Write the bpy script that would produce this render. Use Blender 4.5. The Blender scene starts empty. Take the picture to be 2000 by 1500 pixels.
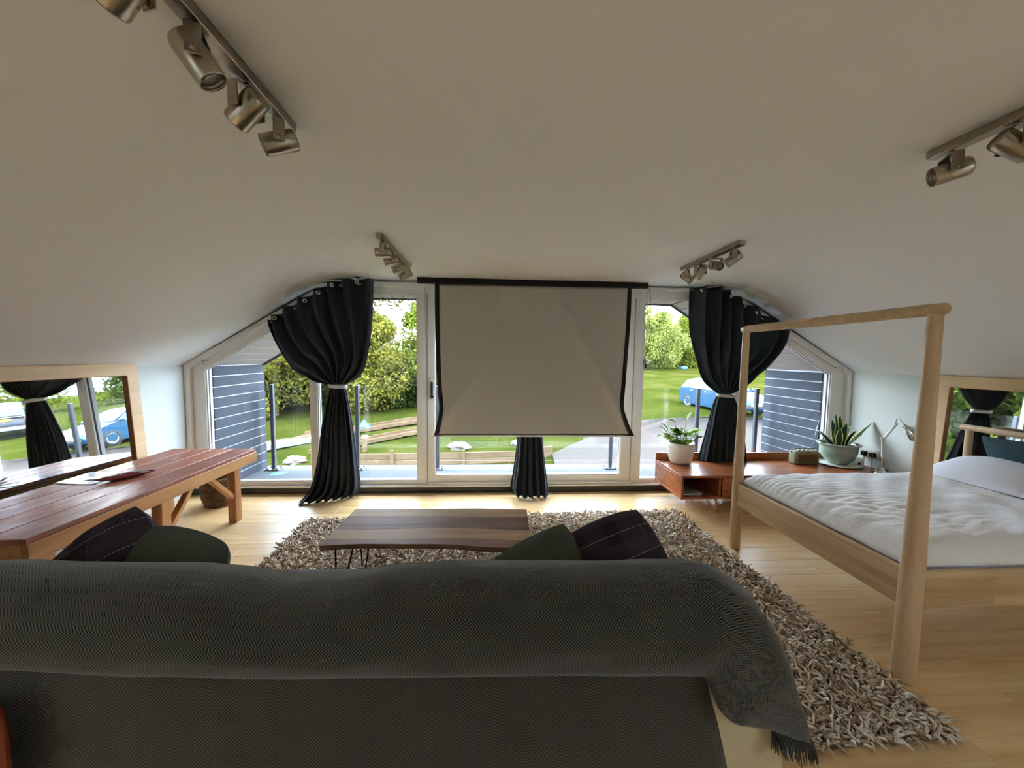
import bpy, math, random
import numpy as np
from math import radians as rd, sin, cos, pi
from mathutils import Matrix, Vector
random.seed(7); rng = np.random.default_rng(7)
SC = bpy.context.scene; COL = SC.collection

# ------------------------------------------------------------------ camera, sky, sun, exposure
def camera():
    p, y, r = rd(4.1365), rd(3.3957), rd(-.7347)
    fwd = Vector((sin(y)*cos(p), cos(y)*cos(p), -sin(p))); right = Vector((cos(y), -sin(y), 0)); up = right.cross(fwd)
    r2 = cos(r)*right - sin(r)*up; u2 = sin(r)*right + cos(r)*up
    cd = bpy.data.cameras.new('camera'); cd.sensor_width = 36; cd.lens = 745.07/2000*36; cd.clip_start = .02; cd.clip_end = 400
    c = bpy.data.objects.new('camera', cd); COL.objects.link(c)
    m = Matrix((r2, u2, -fwd)).transposed().to_4x4(); m.translation = (0, 0, 1.5); c.matrix_world = m
    SC.camera = c
camera()
SKY = 8.0; SUN = 2.2; EXPOSURE = 1.72
def world():
    w = bpy.data.worlds.new('sky'); SC.world = w; w.use_nodes = True; nt = w.node_tree; N = nt.nodes; N.clear()
    out = N.new('ShaderNodeOutputWorld'); bg = N.new('ShaderNodeBackground'); tc = N.new('ShaderNodeTexCoord')
    no = N.new('ShaderNodeTexNoise'); no.inputs['Scale'].default_value = 3.2; no.inputs['Detail'].default_value = 7
    mp = N.new('ShaderNodeMapping'); mp.inputs['Scale'].default_value = (1, 1, 2.6)
    ra = N.new('ShaderNodeValToRGB'); ra.color_ramp.elements[0].position = .38; ra.color_ramp.elements[1].position = .58
    ra.color_ramp.elements[0].color = (.44, .64, .95, 1); ra.color_ramp.elements[1].color = (.86, .93, 1, 1)
    nt.links.new(tc.outputs['Generated'], mp.inputs[0]); nt.links.new(mp.outputs[0], no.inputs['Vector'])
    nt.links.new(no.outputs['Fac'], ra.inputs[0]); nt.links.new(ra.outputs[0], bg.inputs[0]); bg.inputs[1].default_value = SKY
    nt.links.new(bg.outputs[0], out.inputs[0])
world()
sd = bpy.data.lights.new('sun', 'SUN'); sd.energy = SUN; sd.angle = rd(9); sd.color = (1, .96, .88)
so = bpy.data.objects.new('sun', sd); COL.objects.link(so)
so.rotation_euler = Vector((.35, .62, -.95)).to_track_quat('-Z', 'Y').to_euler(); so.location = (0, -10, 20)
SC.view_settings.view_transform = 'Standard'; SC.view_settings.look = 'None'
SC.view_settings.exposure = EXPOSURE; SC.view_settings.gamma = 1; SC.view_settings.use_curve_mapping = False
try:
    SC.cycles.use_denoising = True; SC.cycles.diffuse_bounces = 5; SC.cycles.max_bounces = 9; SC.cycles.transparent_max_bounces = 12
    SC.cycles.glossy_bounces = 3; SC.cycles.use_adaptive_sampling = True; SC.cycles.adaptive_threshold = .065; SC.cycles.adaptive_min_samples = 20; SC.cycles.caustics_reflective = False; SC.cycles.sample_clamp_indirect = 6
except Exception: pass

# ------------------------------------------------------------------ materials
def S(c):  # sRGB 0-255 -> linear
    return tuple(((v/255)/12.92 if v/255 <= .04045 else ((v/255+.055)/1.055)**2.4) for v in c) + (1,)
class NT:
    def __init__(s, name):
        s.m = bpy.data.materials.new(name); s.m.use_nodes = True; s.t = s.m.node_tree; s.t.nodes.clear()
        s.out = s.n('OutputMaterial')
    def n(s, k, **kw):
        o = s.t.nodes.new('ShaderNode'+k)
        for a, v in kw.items(): setattr(o, a, v)
        return o
    def l(s, a, b): s.t.links.new(a, b)
    def math(s, op, a, b=None, c=None):
        o = s.n('Math', operation=op)
        for i, v in enumerate((a, b, c)):
            if v is None: continue
            if isinstance(v, (int, float)): o.inputs[i].default_value = v
            else: s.l(v, o.inputs[i])
        return o.outputs[0]
    def mix(s, f, a, b, mode='MIX'):
        o = s.n('Mix', data_type='RGBA', blend_type=mode)
        for i, v in ((0, f), (6, a), (7, b)):
            if isinstance(v, (int, float)): o.inputs[i].default_value = v
            elif isinstance(v, tuple): o.inputs[i].default_value = v
            else: s.l(v, o.inputs[i])
        return o.outputs[2]
    def ramp(s, f, *st):
        o = s.n('ValToRGB'); e = o.color_ramp.elements
        while len(e) < len(st): e.new(.5)
        for k, (p, c) in enumerate(st): e[k].position = p; e[k].color = c
        s.l(f, o.inputs[0]); return o.outputs[0]
    def coord(s, which='Object', scale=(1, 1, 1), rot=(0, 0, 0)):
        t = s.n('TexCoord'); m = s.n('Mapping'); m.inputs['Scale'].default_value = scale; m.inputs['Rotation'].default_value = rot
        s.l(t.outputs[which], m.inputs[0]); return m.outputs[0]
    def noise(s, v, sc, det=3, rough=.5, dist=0):
        o = s.n('TexNoise'); o.inputs['Scale'].default_value = sc; o.inputs['Detail'].default_value = det
        o.inputs['Roughness'].default_value = rough; o.inputs['Distortion'].default_value = dist; s.l(v, o.inputs['Vector']); return o.outputs['Fac']
    def bump(s, h, st=.3, d=.01):
        o = s.n('Bump'); o.inputs['Strength'].default_value = st; o.inputs['Distance'].default_value = d; s.l(h, o.inputs['Height']); return o.outputs[0]
    def prin(s, col, rough=.5, metal=0, nrm=None, spec=.5, **kw):
        b = s.n('BsdfPrincipled')
        if isinstance(col, tuple): b.inputs['Base Color'].default_value = col
        else: s.l(col, b.inputs['Base Color'])
        if isinstance(rough, (int, float)): b.inputs['Roughness'].default_value = rough
        else: s.l(rough, b.inputs['Roughness'])
        b.inputs['Metallic'].default_value = metal; b.inputs['Specular IOR Level'].default_value = spec
        for k, v in kw.items(): b.inputs[k.replace('_', ' ')].default_value = v
        if nrm is not None: s.l(nrm, b.inputs['Normal'])
        s.l(b.outputs[0], s.out.inputs[0]); s.b = b; return s.m
def plain(name, c, rough=.5, metal=0, var=.06, scale=6, bump=0, spec=.5, bscale=None):
    t = NT(name); v = t.coord(); f = t.noise(v, scale, 4); c = S(c)
    a = tuple(max(0, x*(1-var)) for x in c[:3])+(1,); b = tuple(min(1, x*(1+var)) for x in c[:3])+(1,)
    col = t.mix(f, a, b); nr = t.bump(t.noise(v, bscale or scale*12, 3), bump, .004) if bump else None
    return t.prin(col, rough, metal, nr, spec)
def wood(name, light, dark, axis='y', sc=1, rough=.45, var=.5, block=None, spec=.5):
    t = NT(name); s = {'x': (.9, 14, 14), 'y': (14, .9, 14), 'z': (14, 14, .9)}[axis]
    v = t.coord(scale=tuple(k*sc for k in s)); oi = t.n('ObjectInfo')
    off = t.n('VectorMath', operation='ADD'); sv = t.n('VectorMath', operation='SCALE'); t.l(oi.outputs['Random'], sv.inputs['Scale']); sv.inputs[0].default_value = (37, 53, 29)
    t.l(v, off.inputs[0]); t.l(sv.outputs[0], off.inputs[1])
    f = t.noise(off.outputs[0], 1.3, 6, .6, .6); col = t.ramp(f, (.3, S(dark)), (.68, S(light)))
    k = t.math('MULTIPLY_ADD', oi.outputs['Random'], var, 1-var/2); h = t.n('HueSaturation'); t.l(k, h.inputs['Value']); t.l(col, h.inputs['Color']); col = h.outputs[0]
    if block:
        sp3 = t.n('SeparateXYZ'); t.l(t.n('TexCoord').outputs['Object'], sp3.inputs[0]); cb3 = t.n('CombineXYZ'); t.l(sp3.outputs[block[3]], cb3.inputs[0]); t.l(sp3.outputs[2], cb3.inputs[1]); bv = cb3.outputs[0]; br = t.n('TexBrick'); br.inputs['Scale'].default_value = 1; br.inputs['Mortar Size'].default_value = 0
        br.inputs['Brick Width'].default_value = block[0]; br.inputs['Row Height'].default_value = block[1]; br.inputs['Bias'].default_value = block[2]
        br.inputs['Color1'].default_value = (1, 1, 1, 1); br.inputs['Color2'].default_value = (.62, .54, .45, 1); t.l(bv, br.inputs['Vector'])
        col = t.mix(.9, col, br.outputs['Color'], 'MULTIPLY')
    return t.prin(col, rough, 0, t.bump(f, .12, .003), spec)
def herring(name, c1, c2, w, s, rot=False):
    t = NT(name); tc = t.n('TexCoord'); sx = t.n('SeparateXYZ'); t.l(tc.outputs['UV'], sx.inputs[0])
    u, v = (sx.outputs[1], sx.outputs[0]) if rot else (sx.outputs[0], sx.outputs[1])
    pp = t.math('PINGPONG', u, w); q = t.math('FRACT', t.math('DIVIDE', t.math('MULTIPLY_ADD', pp, 1.15, v), s))
    st = t.math('SMOOTH_MIN', t.math('ABSOLUTE', t.math('MULTIPLY_ADD', q, 2, -1)), 1, .1)
    nz = t.noise(t.coord('UV'), 9, 4); nf = t.noise(t.coord('UV'), 900, 2)
    col = t.ramp(st, (.34, S(c1)), (.62, S(c2)))
    col = t.mix(.35, col, t.ramp(nz, (.3, (.75, .75, .75, 1)), (.7, (1.12, 1.1, 1.06, 1))), 'MULTIPLY'); col = t.mix(.2, col, t.ramp(nf, (.3, (.4, .4, .4, 1)), (.7, (1.3, 1.3, 1.3, 1))), 'MULTIPLY')
    m = t.prin(col, .92, 0, t.bump(t.math('ADD', st, nf), .35, .002), .15); t.b.inputs['Sheen Weight'].default_value = .25; return m
def glass(name, tint=(1, 1, 1, 1), refl=.0):
    t = NT(name); tr = t.n('BsdfTransparent'); tr.inputs[0].default_value = tint; g = t.n('BsdfGlossy'); g.inputs['Roughness'].default_value = .01
    fr = t.n('LayerWeight'); fr.inputs[0].default_value = .5; sch = t.math('MULTIPLY_ADD', t.math('POWER', fr.outputs['Facing'], 5), .6, .03); mx = t.n('MixShader'); t.l(sch, mx.inputs[0]); t.l(tr.outputs[0], mx.inputs[1]); t.l(g.outputs[0], mx.inputs[2])
    t.l(mx.outputs[0], t.out.inputs[0]); return t.m
def leafmat(name, c1, c2, trans=.35, edge=None):
    t = NT(name); g = t.n('NewGeometry'); col = t.ramp(g.outputs['Random Per Island'], (0, S(c1)), (1, S(c2)))
    nz = t.noise(t.coord(), .9, 3); col = t.mix(.55, col, t.ramp(nz, (.35, (.55, .6, .5, 1)), (.65, (1.25, 1.2, 1.1, 1))), 'MULTIPLY')
    d = t.n('BsdfDiffuse'); tl = t.n('BsdfTranslucent'); t.l(col, d.inputs[0]); t.l(col, tl.inputs[0]); mx = t.n('MixShader'); mx.inputs[0].default_value = trans
    t.l(d.outputs[0], mx.inputs[1]); t.l(tl.outputs[0], mx.inputs[2]); t.l(mx.outputs[0], t.out.inputs[0]); return t.m
def plantleaf(name, mid, edge, pw=.72, trans=.15):
    t = NT(name); tc = t.n('TexCoord'); sx = t.n('SeparateXYZ'); t.l(tc.outputs['UV'], sx.inputs[0])
    a = t.math('ABSOLUTE', t.math('MULTIPLY_ADD', sx.outputs[0], 2, -1)); nz = t.noise(t.coord('Object', (40, 40, 14)), 1.5, 3)
    f = t.math('ADD', a, t.math('MULTIPLY_ADD', nz, .4, -.2)); col = t.ramp(f, (pw-.06, S(mid)), (pw+.06, S(edge)))
    col = t.mix(.35, col, t.ramp(nz, (.35, (.6, .65, .6, 1)), (.65, (1.25, 1.25, 1.2, 1))), 'MULTIPLY')
    b = t.n('BsdfPrincipled'); t.l(col, b.inputs[0]); b.inputs['Roughness'].default_value = .6; b.inputs['Specular IOR Level'].default_value = .2
    tl = t.n('BsdfTranslucent'); t.l(col, tl.inputs[0]); mx = t.n('MixShader'); mx.inputs[0].default_value = trans
    t.l(b.outputs[0], mx.inputs[1]); t.l(tl.outputs[0], mx.inputs[2]); t.l(mx.outputs[0], t.out.inputs[0]); return t.m
M = {}
M['paint'] = plain('ceiling_paint', (241, 239, 236), .75, 0, .02, 1.5)
M['wallpaint'] = plain('wall_paint', (206, 211, 204), .7, 0, .02, 1.5, .04)
M['upvc'] = plain('white_frame', (226, 222, 216), .35, 0, .02)
M['trimgrey0'] = plain('joint_grey', (150, 148, 144), .6); M['gasket'] = plain('gasket', (38, 42, 58), .6)
M['skirt'] = plain('dark_skirting', (62, 60, 58), .5, 0, .1)
M['glass'] = glass('window_glass', (.985, .99, .988, 1)); M['balglass'] = glass('balustrade_glass', (.955, .975, .965, 1))
M['floor'] = wood('floor_wood', (232, 200, 149), (207, 165, 110), 'x', 1, .3, .16, spec=.45)
M['subfloor'] = plain('subfloor', (96, 66, 38), .8)
M['steel'] = plain('brushed_steel', (176, 166, 150), .3, 1, .05, 20)
M['chrome'] = plain('chrome', (215, 212, 206), .12, 1, .02)
M['whitemetal'] = plain('white_metal', (232, 232, 230), .35)
M['lens'] = plain('lamp_lens', (150, 148, 140), .15, 0, .03)
M['black'] = plain('black', (24, 23, 24), .55); M['dark'] = plain('dark_void', (12, 11, 10), .8)
M['velvet'] = plain('curtain_cloth', (54, 59, 66), .85, 0, .2, 7, .25, .3); 
M['tie'] = plain('tie_cord', (196, 192, 190), .7)
M['screencloth'] = plain('screen_cloth', (184, 177, 165), .85, 0, .015, 2); M['screenblack'] = plain('screen_border', (26, 22, 22), .8)
M['birch'] = wood('bed_wood', (214, 182, 142), (190, 154, 114), 'z', 1, .5, .08)
M['birchrail'] = wood('bed_rail_wood', (216, 188, 146), (192, 156, 112), 'y', 1, .5, .0, (.42, .046, -.35, 1))
M['birchside'] = wood('bed_side_wood', (216, 188, 146), (192, 156, 112), 'x', 1, .5, .0, (.42, .046, -.35, 0))
M['mirrorframe'] = wood('mirror_frame_wood', (222, 190, 146), (204, 168, 122), 'y', .8, .5, .1)
t = NT('mirror_silver'); M['mirror'] = t.prin((.9, .92, .91, 1), .015, 1)
t = NT('walnut'); v = t.coord(scale=(1.2, 16, 16)); f = t.noise(v, 1.2, 6, .6, .8); M['walnut'] = t.prin(t.ramp(f, (.3, S((120, 66, 36))), (.7, S((176, 106, 62)))), .32, 0, t.bump(f, .08, .002))
t = NT('duvet_cotton'); v = t.coord(); f = t.noise(v, 90, 3); f2 = t.noise(v, 14, 3, .5, 1.5); M['cotton'] = t.prin(t.mix(f2, S((232, 230, 230)), S((246, 244, 243))), .9, 0, t.bump(t.math('ADD', t.math('MULTIPLY', f, .5), f2), .35, .008), .2)
M['sheet'] = plain('white_sheet', (226, 226, 234), .9, 0, .03, 5, .15, .2)
M['teal'] = plain('teal_cloth', (62, 82, 90), .9, 0, .12, 9, .2, .2)
M['cream'] = plain('cream_upholstery', (206, 190, 156), .92, 0, .08, 14, .35, .2, 300)
M['greyseat'] = plain('grey_seat_cloth', (112, 113, 112), .92, 0, .1, 20, .3, .2, 300)
M['throwA'] = herring('herringbone_throw', (28, 27, 22), (100, 97, 85), .016, .0085, True)
M['throwB'] = herring('herringbone_back', (28, 25, 20), (94, 88, 74), .022, .0095, False)
M['fringe'] = plain('throw_fringe', (74, 72, 66), .9, 0, .2, 30)
M['orange'] = plain('orange_cloth', (132, 56, 22), .9, 0, .12, 20, .2)
M['greencush'] = plain('green_grey_cloth', (84, 88, 78), .95, 0, .14, 12, .3, .15, 200)
def plaidmat():
    t = NT('plaid_cloth'); tc = t.n('TexCoord'); sx = t.n('SeparateXYZ'); t.l(tc.outputs['UV'], sx.inputs[0]); u, v = sx.outputs[0], sx.outputs[1]
    def line(c, off, per, w): return t.math('LESS_THAN', t.math('ABSOLUTE', t.math('SUBTRACT', t.math('FRACT', t.math('ADD', t.math('DIVIDE', c, per), off)), .5)), w)
    dash = t.math('GREATER_THAN', t.math('FRACT', t.math('MULTIPLY', u, 46)), .35)
    nz = t.noise(t.coord('UV'), 14, 4); base = t.mix(nz, S((44, 39, 46)), S((74, 64, 74)))
    base = t.mix(t.math('MULTIPLY', line(u, .25, .5, .17), .5), base, S((26, 24, 30))); base = t.mix(t.math('MULTIPLY', line(v, 0, .4, .2), .45), base, S((84, 70, 78)))
    base = t.mix(t.math('MULTIPLY', line(u, .1, .5, .010), .3), base, S((120, 108, 110)))
    base = t.mix(t.math('MULTIPLY', line(v, .5, .26, .014), dash), base, S((176, 164, 152)))
    return t.prin(base, .95, 0, t.bump(nz, .3, .006), .12)
M['plaid'] = plaidmat()
M['hair'] = plain('black_steel', (28, 26, 26), .45, .6)
for k, (a, b) in enumerate((((148, 114, 90), (108, 78, 60)), ((186, 150, 112), (156, 120, 86)), ((140, 106, 82), (96, 68, 52)), ((150, 114, 90), (112, 80, 62)), ((192, 160, 118), (164, 126, 88)))):
    M['slab%d' % k] = wood('acacia_%d' % k, a, b, 'x', .8, .6, .0, spec=.25)
def rugmat():
    t = NT('rug_pile'); g = t.n('NewGeometry'); return t.prin(t.ramp(g.outputs['Random Per Island'], (0, S((150, 122, 100))), (.35, S((206, 182, 156))), (.75, S((224, 208, 188))), (1, S((240, 230, 214)))), .95, 0, None, .1)
M['rug'] = rugmat(); M['rugbase'] = plain('rug_backing', (128, 108, 92), .95, 0, .2, 30)
def benchmat():
    t = NT('painted_bench_planks'); v = t.coord(scale=(6, .8, 6)); oi = t.n('ObjectInfo'); f = t.noise(v, 2, 6, .65, .7); w = t.noise(t.coord(scale=(3, 1, 3)), 2.6, 8, .7, 1.2)
    col = t.ramp(f, (.28, S((120, 64, 48))), (.5, S((168, 98, 72))), (.75, S((190, 134, 104))))
    col = t.mix(t.math('MULTIPLY', t.ramp(w, (.56, (0, 0, 0, 1)), (.66, (1, 1, 1, 1))), .55), col, S((208, 182, 168)))
    h = t.n('HueSaturation'); t.l(t.math('MULTIPLY_ADD', oi.outputs['Random'], .35, .8), h.inputs['Value']); t.l(col, h.inputs['Color'])
    return t.prin(h.outputs[0], t.ramp(w, (.3, (.34, .34, .34, 1)), (.7, (.6, .6, .6, 1))), 0, t.bump(f, .15, .004))
M['benchtop'] = benchmat(); M['pine'] = wood('bench_timber', (196, 142, 84), (160, 106, 58), 'y', .8, .5, .15); M['pinez'] = wood('bench_leg_timber', (190, 132, 78), (152, 98, 54), 'z', .8, .5, .15)
M['wicker'] = plain('wicker', (104, 78, 56), .75, 0, .45, 30, .2)
M['paper'] = plain('glossy_paper', (232, 236, 240), .18, 0, .05, 3); M['foil'] = plain('maroon_wrapper', (120, 40, 44), .3, 0, .4, 18, .3); M['greyprint'] = plain('grey_print', (190, 184, 180), .3)
M['clad'] = plain('slate_cladding', (62, 68, 78), .75, 0, .06, 5, .15, .15); M['cladback'] = plain('pale_joint', (190, 196, 202), .6)
M['soffit'] = plain('soffit_board', (168, 156, 150), .55, 0, .06, 4); M['soffitgap'] = plain('soffit_joint', (92, 84, 84), .8)
M['deck'] = plain('pale_deck', (92, 95, 100), .9, 0, .06, 1.6, .1, .05); M['galv'] = plain('grey_post', (92, 95, 104), .45, .3)
M['potwhite'] = plain('white_ceramic', (226, 218, 204), .4, 0, .03); M['celadon'] = plain('celadon_glaze', (146, 164, 148), .2, 0, .1, 9); M['soil'] = plain('soil', (52, 40, 30), .95, 0, .4, 40, .5)
M['saucer'] = plain('pale_saucer', (206, 206, 200), .3); M['snake'] = plantleaf('snake_leaf', (44, 70, 48), (212, 206, 130), .74); M['pothos'] = plantleaf('pothos_leaf', (150, 176, 66), (66, 108, 40), .5, .15); M['stem'] = plain('stem', (98, 130, 66), .6)
M['radio'] = plain('radio_case', (128, 130, 104), .45); M['grille'] = plain('radio_grille', (112, 84, 48), .7, 0, .2, 60, .4)
M['plug'] = plain('black_plastic', (26, 24, 28), .4); M['socket'] = plain('white_plastic', (232, 232, 226), .35)
M['box'] = plain('white_card', (236, 238, 240), .5)

# ------------------------------------------------------------------ mesh helpers
LOC = {}
def rz(a): return Matrix.Rotation(a, 3, 'Z')
def rot(x=0, y=0, z=0): return Matrix.Rotation(z, 3, 'Z') @ Matrix.Rotation(y, 3, 'Y') @ Matrix.Rotation(x, 3, 'X')
class MB:
    def __init__(s): s.v = []; s.f = []; s.uv = None; s.sm = []
    def add(s, vs, fs, smooth=False, M=None, o=(0, 0, 0)):
        n = len(s.v)
        for p in vs:
            p = Vector(p)
            if M is not None: p = M @ p
            s.v.append((p[0]+o[0], p[1]+o[1], p[2]+o[2]))
        for f in fs: s.f.append(tuple(i+n for i in f)); s.sm.append(smooth)
        return s
    def box(s, x0, x1, y0, y1, z0, z1, ch=.004, M=None, o=(0, 0, 0)):
        d = (x1-x0, y1-y0, z1-z0); ch = min(ch, min(d)*.3); X = (x0, x1); Y = (y0, y1); Z = (z0, z1)
        if ch <= 0:
            vs = [(X[i], Y[j], Z[k]) for i in (0, 1) for j in (0, 1) for k in (0, 1)]
            return s.add(vs, [(0, 1, 3, 2), (4, 6, 7, 5), (0, 4, 5, 1), (2, 3, 7, 6), (0, 2, 6, 4), (1, 5, 7, 3)], False, M, o)
        vs = []; idx = {}
        for i in (0, 1):
            for j in (0, 1):
                for k in (0, 1):
                    a, b, c = (1 if i == 0 else -1)*ch, (1 if j == 0 else -1)*ch, (1 if k == 0 else -1)*ch
                    idx[i, j, k, 0] = len(vs); vs.append((X[i], Y[j]+b, Z[k]+c))
                    idx[i, j, k, 1] = len(vs); vs.append((X[i]+a, Y[j], Z[k]+c))
                    idx[i, j, k, 2] = len(vs); vs.append((X[i]+a, Y[j]+b, Z[k]))
        fs = []; I = idx
        for i in (0, 1):
            q = [I[i, 0, 0, 0], I[i, 1, 0, 0], I[i, 1, 1, 0], I[i, 0, 1, 0]]; fs.append(q if i else q[::-1])
            q = [I[0, i, 0, 1], I[0, i, 1, 1], I[1, i, 1, 1], I[1, i, 0, 1]]; fs.append(q if i else q[::-1])
            q = [I[0, 0, i, 2], I[1, 0, i, 2], I[1, 1, i, 2], I[0, 1, i, 2]]; fs.append(q if i else q[::-1])
        for i in (0, 1):
            for j in (0, 1):
                q = [I[i, j, 0, 0], I[i, j, 1, 0], I[i, j, 1, 1], I[i, j, 0, 1]]; fs.append(q if (i == j) else q[::-1])
                q = [I[i, 0, j, 0], I[i, 0, j, 2], I[i, 1, j, 2], I[i, 1, j, 0]]; fs.append(q if (i == j) else q[::-1])
                q = [I[0, i, j, 1], I[0, i, j, 2], I[1, i, j, 2], I[1, i, j, 1]]; fs.append(q[::-1] if (i == j) else q)
        for i in (0, 1):
            for j in (0, 1):
                for k in (0, 1):
                    q = [I[i, j, k, 0], I[i, j, k, 1], I[i, j, k, 2]]; fs.append(q if (i+j+k) % 2 else q[::-1])
        return s.add(vs, fs, False, M, o)
    def beam(s, a, b, w, h, ch=.003, up=(0, 0, 1)):
        a, b = Vector(a), Vector(b); d = b-a; L = d.length; x = d.normalized(); y = Vector(up).cross(x)
        if y.length < 1e-4: y = Vector((0, 1, 0)).cross(x)
        y.normalize(); z = x.cross(y); m = Matrix((x, y, z)).transposed()
        return s.box(0, L, -w/2, w/2, -h/2, h/2, ch, m, a)
    def tube(s, path, r, n=10, caps=True, closed=False):
        P = [Vector(p) for p in path]; m = len(P); R = r if isinstance(r, (list, tuple)) else [r]*m
        vs = []; fs = []; prev = None
        for i, p in enumerate(P):
            a = P[(i-1) % m] if (closed or i > 0) else P[i]; b = P[(i+1) % m] if (closed or i < m-1) else P[i]
            t = (b-a).normalized()
            if prev is None: u = t.orthogonal().normalized()
            else:
                u = prev - t*prev.dot(t)
                u = u.normalized() if u.length > 1e-6 else t.orthogonal().normalized()
            prev = u; w = t.cross(u)
            for k in range(n): an = 2*pi*k/n; vs.append(p+(u*cos(an)+w*sin(an))*R[i])
        for i in range(m if closed else m-1):
            j = (i+1) % m
            for k in range(n): k2 = (k+1) % n; fs.append((i*n+k, i*n+k2, j*n+k2, j*n+k))
        if caps and not closed: fs.append(tuple(range(n))[::-1]); fs.append(tuple((m-1)*n+k for k in range(n)))
        return s.add(vs, fs, True)
    def lathe(s, prof, n=32, M=None, o=(0, 0, 0), closed=False):
        vs = []; fs = []; m = len(prof)
        for r, z in prof:
            for k in range(n): a = 2*pi*k/n; vs.append((max(r, 1e-5)*cos(a), max(r, 1e-5)*sin(a), z))
        for i in range(m-1+(1 if closed else 0)):
            j = (i+1) % m
            for k in range(n): k2 = (k+1) % n; fs.append((i*n+k, i*n+k2, j*n+k2, j*n+k))
        return s.add(vs, fs, True, M, o)
    def grid(s, P, uv=None, wrap=False):
        r, c = len(P), len(P[0]); vs = [p for row in P for p in row]; fs = []
        for i in range(r-1):
            for j in range(c if wrap else c-1): j2 = (j+1) % c; fs.append((i*c+j, i*c+j2, (i+1)*c+j2, (i+1)*c+j))
        if uv is not None: s.uv = (s.uv or []) + [q for row in uv for q in row]
        return s.add(vs, fs, True)
    def prism(s, pts, a0, a1, axis='y'):
        n = len(pts); mk = {'y': lambda p, a: (p[0], a, p[1]), 'x': lambda p, a: (a, p[0], p[1]), 'z': lambda p, a: (p[0], p[1], a)}[axis]
        vs = [mk(p, a0) for p in pts]+[mk(p, a1) for p in pts]; fs = [tuple(range(n))[::-1], tuple(range(n, 2*n))]+[(i, (i+1) % n, (i+1) % n+n, i+n) for i in range(n)]
        return s.add(vs, fs)
    def mesh(s, name, mat, off=(0, 0, 0)):
        me = bpy.data.meshes.new(name); me.from_pydata([(p[0]-off[0], p[1]-off[1], p[2]-off[2]) for p in s.v], [], s.f)
        me.polygons.foreach_set('use_smooth', s.sm)
        if s.uv:
            ul = me.uv_layers.new(name='UVMap'); idx = np.zeros(len(me.loops), dtype=np.int32); me.loops.foreach_get('vertex_index', idx)
            ul.data.foreach_set('uv', np.array(s.uv, dtype=np.float32)[idx].ravel())
        me.update()
        if mat: me.materials.append(M[mat] if isinstance(mat, str) else mat)
        return me
    def build(s, name, mat, parent=None, fixn=True):
        off = LOC[parent] if parent else (0, 0, 0); me = s.mesh(name, mat, off)
        if fixn:
            import bmesh
            bm = bmesh.new(); bm.from_mesh(me); bmesh.ops.recalc_face_normals(bm, faces=bm.faces); bm.to_mesh(me); bm.free()
        o = bpy.data.objects.new(name, me); COL.objects.link(o)
        if parent: o.parent = parent; LOC[o] = off
        else: LOC[o] = (0, 0, 0)
        return o
def put(name, me, parent=None, loc=(0, 0, 0), rotm=None):
    o = bpy.data.objects.new(name, me); COL.objects.link(o)
    if parent:
        o.parent = parent; q = LOC[parent]; loc = (loc[0]-q[0], loc[1]-q[1], loc[2]-q[2])
    o.location = loc
    if rotm is not None: o.rotation_euler = rotm.to_euler()
    return o
def tag(o, label, cat, group=None):
    o['label'] = label; o['category'] = cat
    if group: o['group'] = group
    return o
def thing(name, loc, label, cat, group=None):
    o = bpy.data.objects.new(name, None); COL.objects.link(o); o.location = loc; o.empty_display_size = .1; LOC[o] = tuple(loc); return tag(o, label, cat, group)
def struct(o, label=None): 
    o['kind'] = 'structure'
    if label: o['label'] = label
    return o
def lerp(a, b, t): return a+(b-a)*t
def interp(pts, t):  # pts list of tuples, t 0..1, smooth catmull
    n = len(pts)-1; x = min(max(t, 0), 1)*n; i = min(int(x), n-1); f = x-i
    p0, p1, p2, p3 = pts[max(i-1, 0)], pts[i], pts[i+1], pts[min(i+2, n)]
    return tuple(.5*((2*b)+(-a+c)*f+(2*a-5*b+4*c-d)*f*f+(-a+3*b-3*c+d)*f**3) for a, b, c, d in zip(p0, p1, p2, p3))
def solid(o, th, off=0):
    m = o.modifiers.new('thickness', 'SOLIDIFY'); m.thickness = th; m.offset = off; return o
def raw(name, V, F, mat, parent=None, smooth=False):   # numpy verts, equal-size faces
    me = bpy.data.meshes.new(name); V = np.asarray(V, dtype=np.float32); F = np.asarray(F, dtype=np.int32)
    if parent: V = V-np.array(LOC[parent], dtype=np.float32)
    me.vertices.add(len(V)); me.vertices.foreach_set('co', V.ravel()); k = F.shape[1]
    me.loops.add(F.size); me.loops.foreach_set('vertex_index', F.ravel()); me.polygons.add(len(F))
    me.polygons.foreach_set('loop_start', np.arange(0, F.size, k, dtype=np.int32)); me.polygons.foreach_set('loop_total', np.full(len(F), k, dtype=np.int32))
    me.polygons.foreach_set('use_smooth', np.full(len(F), smooth)); me.update(calc_edges=True); me.validate()
    me.materials.append(M[mat] if isinstance(mat, str) else mat)
    o = bpy.data.objects.new(name, me); COL.objects.link(o)
    if parent: o.parent = parent
    return o

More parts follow.
